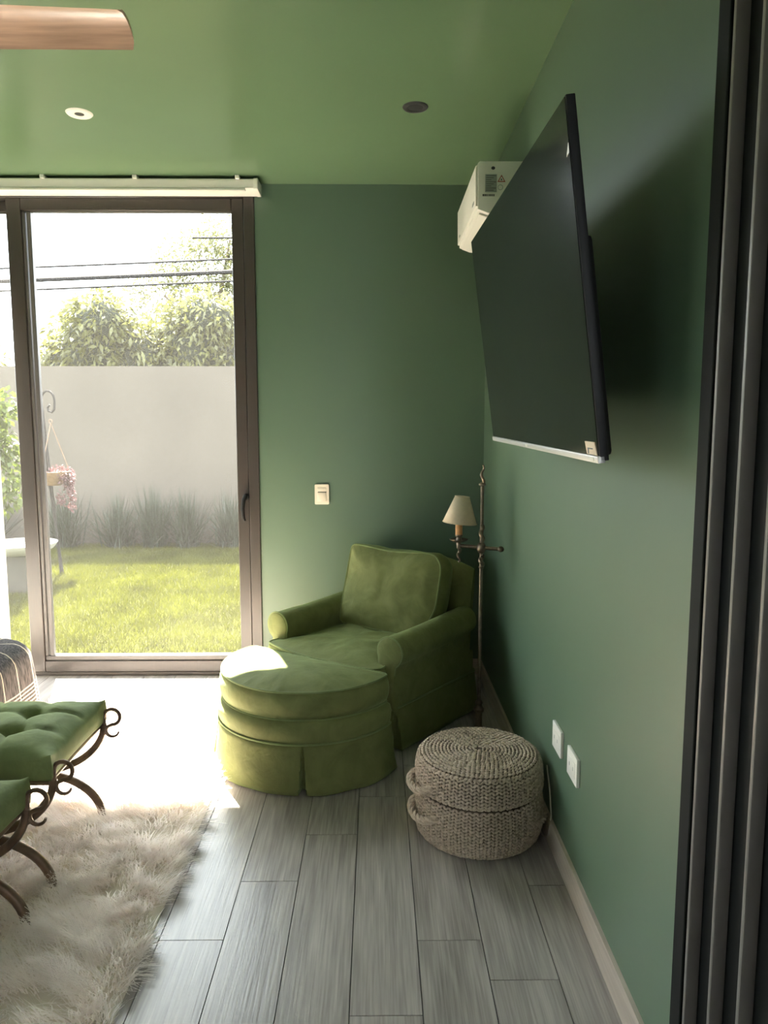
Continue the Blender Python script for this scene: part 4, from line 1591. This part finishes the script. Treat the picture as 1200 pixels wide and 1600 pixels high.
def tree(name, loc, label, lobes, n_, ln, wd, mat, seed, trunk_h, core=0.72, tr=0.12, droop=0.4, shell=0.45, group=None, branches=None):
    t_ = empty(name, loc, label=label, cat='tree', group=group)
    cs = [l_[0] for l_ in lobes]
    rs = [l_[1] for l_ in lobes]
    V, F = leaf_cloud(cs, rs, n_, ln, wd, seed, droop, shell)
    tag(link('foliage', np_mesh('foliage', V, F), mat, t_), kind='stuff')
    g = G()
    if branches:
        for b_ in branches:
            g.tube(b_[0], b_[1], 7)
    else:
        g.tube([(0, 0, -0.05), (0.05, 0, trunk_h * 0.5), (0, 0, trunk_h)], [tr, tr * 0.85, tr * 0.6], 8)
        for cc_ in cs:
            g.tube([(0, 0, trunk_h * 0.85), tuple((np.array(cc_) + np.array([0, 0, trunk_h])) / 2 + np.array([0, 0, 0.1])), cc_], [tr * 0.5, tr * 0.32, tr * 0.15], 6)
    obj('trunk', g, BARK, t_)
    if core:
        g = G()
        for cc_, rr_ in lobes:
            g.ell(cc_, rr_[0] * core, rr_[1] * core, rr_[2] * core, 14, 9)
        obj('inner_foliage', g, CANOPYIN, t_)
    return t_


TG = 'trees beyond the garden wall'
Y1 = 14.0
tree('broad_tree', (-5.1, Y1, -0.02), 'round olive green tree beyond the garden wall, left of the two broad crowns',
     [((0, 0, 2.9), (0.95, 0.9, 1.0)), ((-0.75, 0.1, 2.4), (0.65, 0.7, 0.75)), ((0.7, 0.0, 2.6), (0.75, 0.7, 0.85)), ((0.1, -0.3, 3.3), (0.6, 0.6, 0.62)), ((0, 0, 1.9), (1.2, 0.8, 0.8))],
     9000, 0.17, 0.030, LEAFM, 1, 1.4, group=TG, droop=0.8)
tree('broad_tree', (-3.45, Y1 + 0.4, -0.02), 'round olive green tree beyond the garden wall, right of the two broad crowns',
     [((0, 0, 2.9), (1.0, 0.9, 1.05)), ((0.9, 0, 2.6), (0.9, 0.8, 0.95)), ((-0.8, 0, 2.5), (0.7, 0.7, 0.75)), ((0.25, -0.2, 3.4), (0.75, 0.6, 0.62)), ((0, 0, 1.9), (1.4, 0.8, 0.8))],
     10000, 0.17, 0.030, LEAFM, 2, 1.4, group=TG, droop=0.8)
tree('feathery_tree', (-3.75, 17.0, -0.02), 'tall thin-leaved feathery tree rising behind the right broad crown',
     [((0, 0, 5.0), (1.3, 1.0, 0.8)), ((-1.0, 0, 4.4), (0.9, 0.8, 0.55)), ((0.5, 0, 5.6), (1.0, 0.8, 0.5)), ((0.9, 0, 4.4), (1.0, 0.8, 0.8)), ((0.0, 0, 3.8), (1.3, 0.8, 0.6))],
     9000, 0.13, 0.020, LEAFF, 3, 3.0, core=0, tr=0.16, droop=0.2, shell=0.2, group=TG)
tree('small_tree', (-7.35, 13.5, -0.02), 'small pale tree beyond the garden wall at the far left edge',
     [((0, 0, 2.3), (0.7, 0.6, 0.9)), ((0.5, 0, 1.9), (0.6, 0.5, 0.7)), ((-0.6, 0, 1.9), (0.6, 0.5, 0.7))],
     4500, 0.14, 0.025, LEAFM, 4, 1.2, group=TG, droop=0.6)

# overhead cables
for z0, z1, rad, lab in ((3.98, 4.22, 0.017, 'thin overhead cable, the upper of the three long ones'),
                         (3.78, 4.02, 0.036, 'thickest overhead cable, the middle of the three long ones'),
                         (3.62, 3.87, 0.017, 'thin overhead cable, the lower of the three long ones'),
                         (4.36, 4.52, 0.016, 'thin overhead cable, topmost, crossing the feathery tree')):
    pts = []
    xa = -9.0 if z0 < 4.3 else -3.0
    for k in range(25):
        t = k / 24
        pts.append((xa + (4.0 - xa) * t, 12.5, z0 + (z1 - z0) * (xa + (4 - xa) * t + 7.3) / 5.2 - 0.05 * 4 * t * (1 - t) + 0.03))
    cb = obj('overhead_cable', G().tube(pts, rad, 6), CABLE)
    tag(cb, lab, 'cable', 'overhead cables beyond the garden wall')

# planter with a small crooked tree
pt = empty('planter', (-3.235, 6.62, -0.02), label='grey cement planter with a wide flared rim on the lawn', cat='planter')
obj('pot_body', G().prism(rrect(-0.17, 0.17, -0.17, 0.17, 0.03), 'z', 0.0, 0.345), POTM, pt, bevel=0.004)
obj('pot_rim', G().lathe([(0.12, 0.33), (0.20, 0.345), (0.285, 0.385), (0.315, 0.425), (0.322, 0.440), (0.310, 0.442), (0.275, 0.40), (0.0, 0.385)], 40), POTRIM, pt)
peb = G()
for k in range(170):
    a_ = random.uniform(0, 2 * PI)
    rr_ = 0.26 * math.sqrt(random.random())
    peb.ell((rr_ * math.cos(a_), rr_ * math.sin(a_), 0.400 + 0.02 * (rr_ / 0.26)), random.uniform(0.014, 0.028), random.uniform(0.012, 0.022), 0.012, 6, 4)
tag(obj('white_pebbles', peb, SOIL, pt, fix=False), kind='stuff')
br = [([(0.0, 0, 0.0), (-0.005, 0, 0.14), (-0.06, 0, 0.27), (-0.10, 0.0, 0.36), (-0.095, 0, 0.46), (-0.05, 0, 0.60), (-0.02, 0.0, 0.72)], [0.042, 0.036, 0.034, 0.034, 0.032, 0.026, 0.018]),
      ([(-0.05, 0, 0.60), (0.04, 0.02, 0.74), (0.07, 0.0, 0.92)], [0.022, 0.014, 0.008]),
      ([(-0.095, 0, 0.46), (-0.17, 0, 0.66), (-0.20, 0, 0.9)], [0.02, 0.014, 0.008]),
      ([(-0.02, 0, 0.72), (0.0, 0, 1.0), (0.03, 0, 1.2)], [0.018, 0.012, 0.006])]
tree('small_potted_tree', (-3.36, 6.55, 0.385), 'crooked little tree with bright lime leaves growing in the grey planter',
     [((0.02, 0, 0.66), (0.24, 0.24, 0.28)), ((-0.12, 0, 0.95), (0.24, 0.24, 0.28)), ((0.03, 0, 0.90), (0.20, 0.2, 0.16)), ((0.05, 0, 1.26), (0.16, 0.16, 0.16)), ((-0.2, 0, 1.2), (0.2, 0.2, 0.2)), ((0.06, 0, 0.46), (0.14, 0.14, 0.16))],
     1700, 0.075, 0.022, LEAFY, 9, 0.4, core=0, droop=0.3, shell=0.2, branches=br)

# shepherd hook and hanging basket
HKX, HKY = -3.17, 7.33
hk = empty('shepherd_hook', (HKX, HKY, -0.02), label='slender iron double shepherd hook standing in the lawn', cat='hook')


def hook(sx, lean, ztop):
    pts = [(sx * 0.012, 0, 0.0), (-0.05 * lean, 0, 0.6), (-0.10 * lean, 0, 1.15), (-0.125 * lean + sx * 0.01, 0, ztop - 0.10)]
    cx = -0.125 * lean + sx * 0.075
    for k in range(9):
        a_ = PI - k * PI * 1.12 / 8
        pts.append((cx + sx * 0.065 * math.cos(a_), 0, ztop - 0.065 + 0.10 * math.sin(a_)))
    ex, ez = pts[-1][0], pts[-1][2]
    for k in range(1, 11):
        a_ = k * 1.45 * PI / 10
        q = 0.042 * (1 - 0.045 * k)
        pts.append((ex - sx * 0.040 + sx * q * math.cos(-a_), 0, ez - 0.03 + q * 1.3 * math.sin(-a_)))
    return pts


obj('hook_rod', G().tube(resample(hook(1, 1.0, 1.80), 60, closed=False), 0.0105, 7), CABLE, hk)
obj('hook_rod', G().tube(resample(hook(-1, 0.75, 1.70), 60, closed=False), 0.0105, 7), CABLE, hk)

hb = empty('hanging_basket', (HKX - 0.04, HKY - 0.0, 0.0), label='coconut fibre hanging basket with pink trailing plant on the iron hook', cat='hanging basket')
g = G().lathe([(0.0, 0.88), (0.07, 0.885), (0.135, 0.93), (0.165, 1.02), (0.16, 1.022), (0.0, 1.0)], 22, (0, 0.0, 0))
obj('coco_liner', g, COCO, hb)
for a_ in (0.5, 2.6, 4.4):
    obj('chain', G().tube([(0.155 * math.cos(a_), 0.155 * math.sin(a_), 1.02), (0.005, 0, 1.50)], 0.004, 5), IRON, hb)
obj('chain_ring', G().tube([(0.005 + 0.016 * math.cos(t), 0, 1.515 + 0.02 * math.sin(t)) for t in np.linspace(0, 2 * PI, 14, endpoint=False)], 0.004, 5, closed=True), IRON, hb)
cs, rs = [], []
for k in range(16):
    a_ = random.uniform(-1.3, 1.0)
    dd = random.uniform(0.0, 0.36)
    cs.append((0.06 + 0.11 * math.cos(a_), 0.12 * math.sin(a_), 1.04 - dd))
    rs.append((0.035, 0.035, 0.07))
cs += [(0.08, 0, 1.05), (0.0, 0, 1.04)]
rs += [(0.09, 0.1, 0.04), (0.09, 0.1, 0.03)]
V, F = leaf_cloud(cs, rs, 900, 0.030, 0.010, 21, droop=0.5, shell=0.1)
tag(link('trailing_leaves', np_mesh('trailing_leaves', V, F), PINKL, hb), kind='stuff')
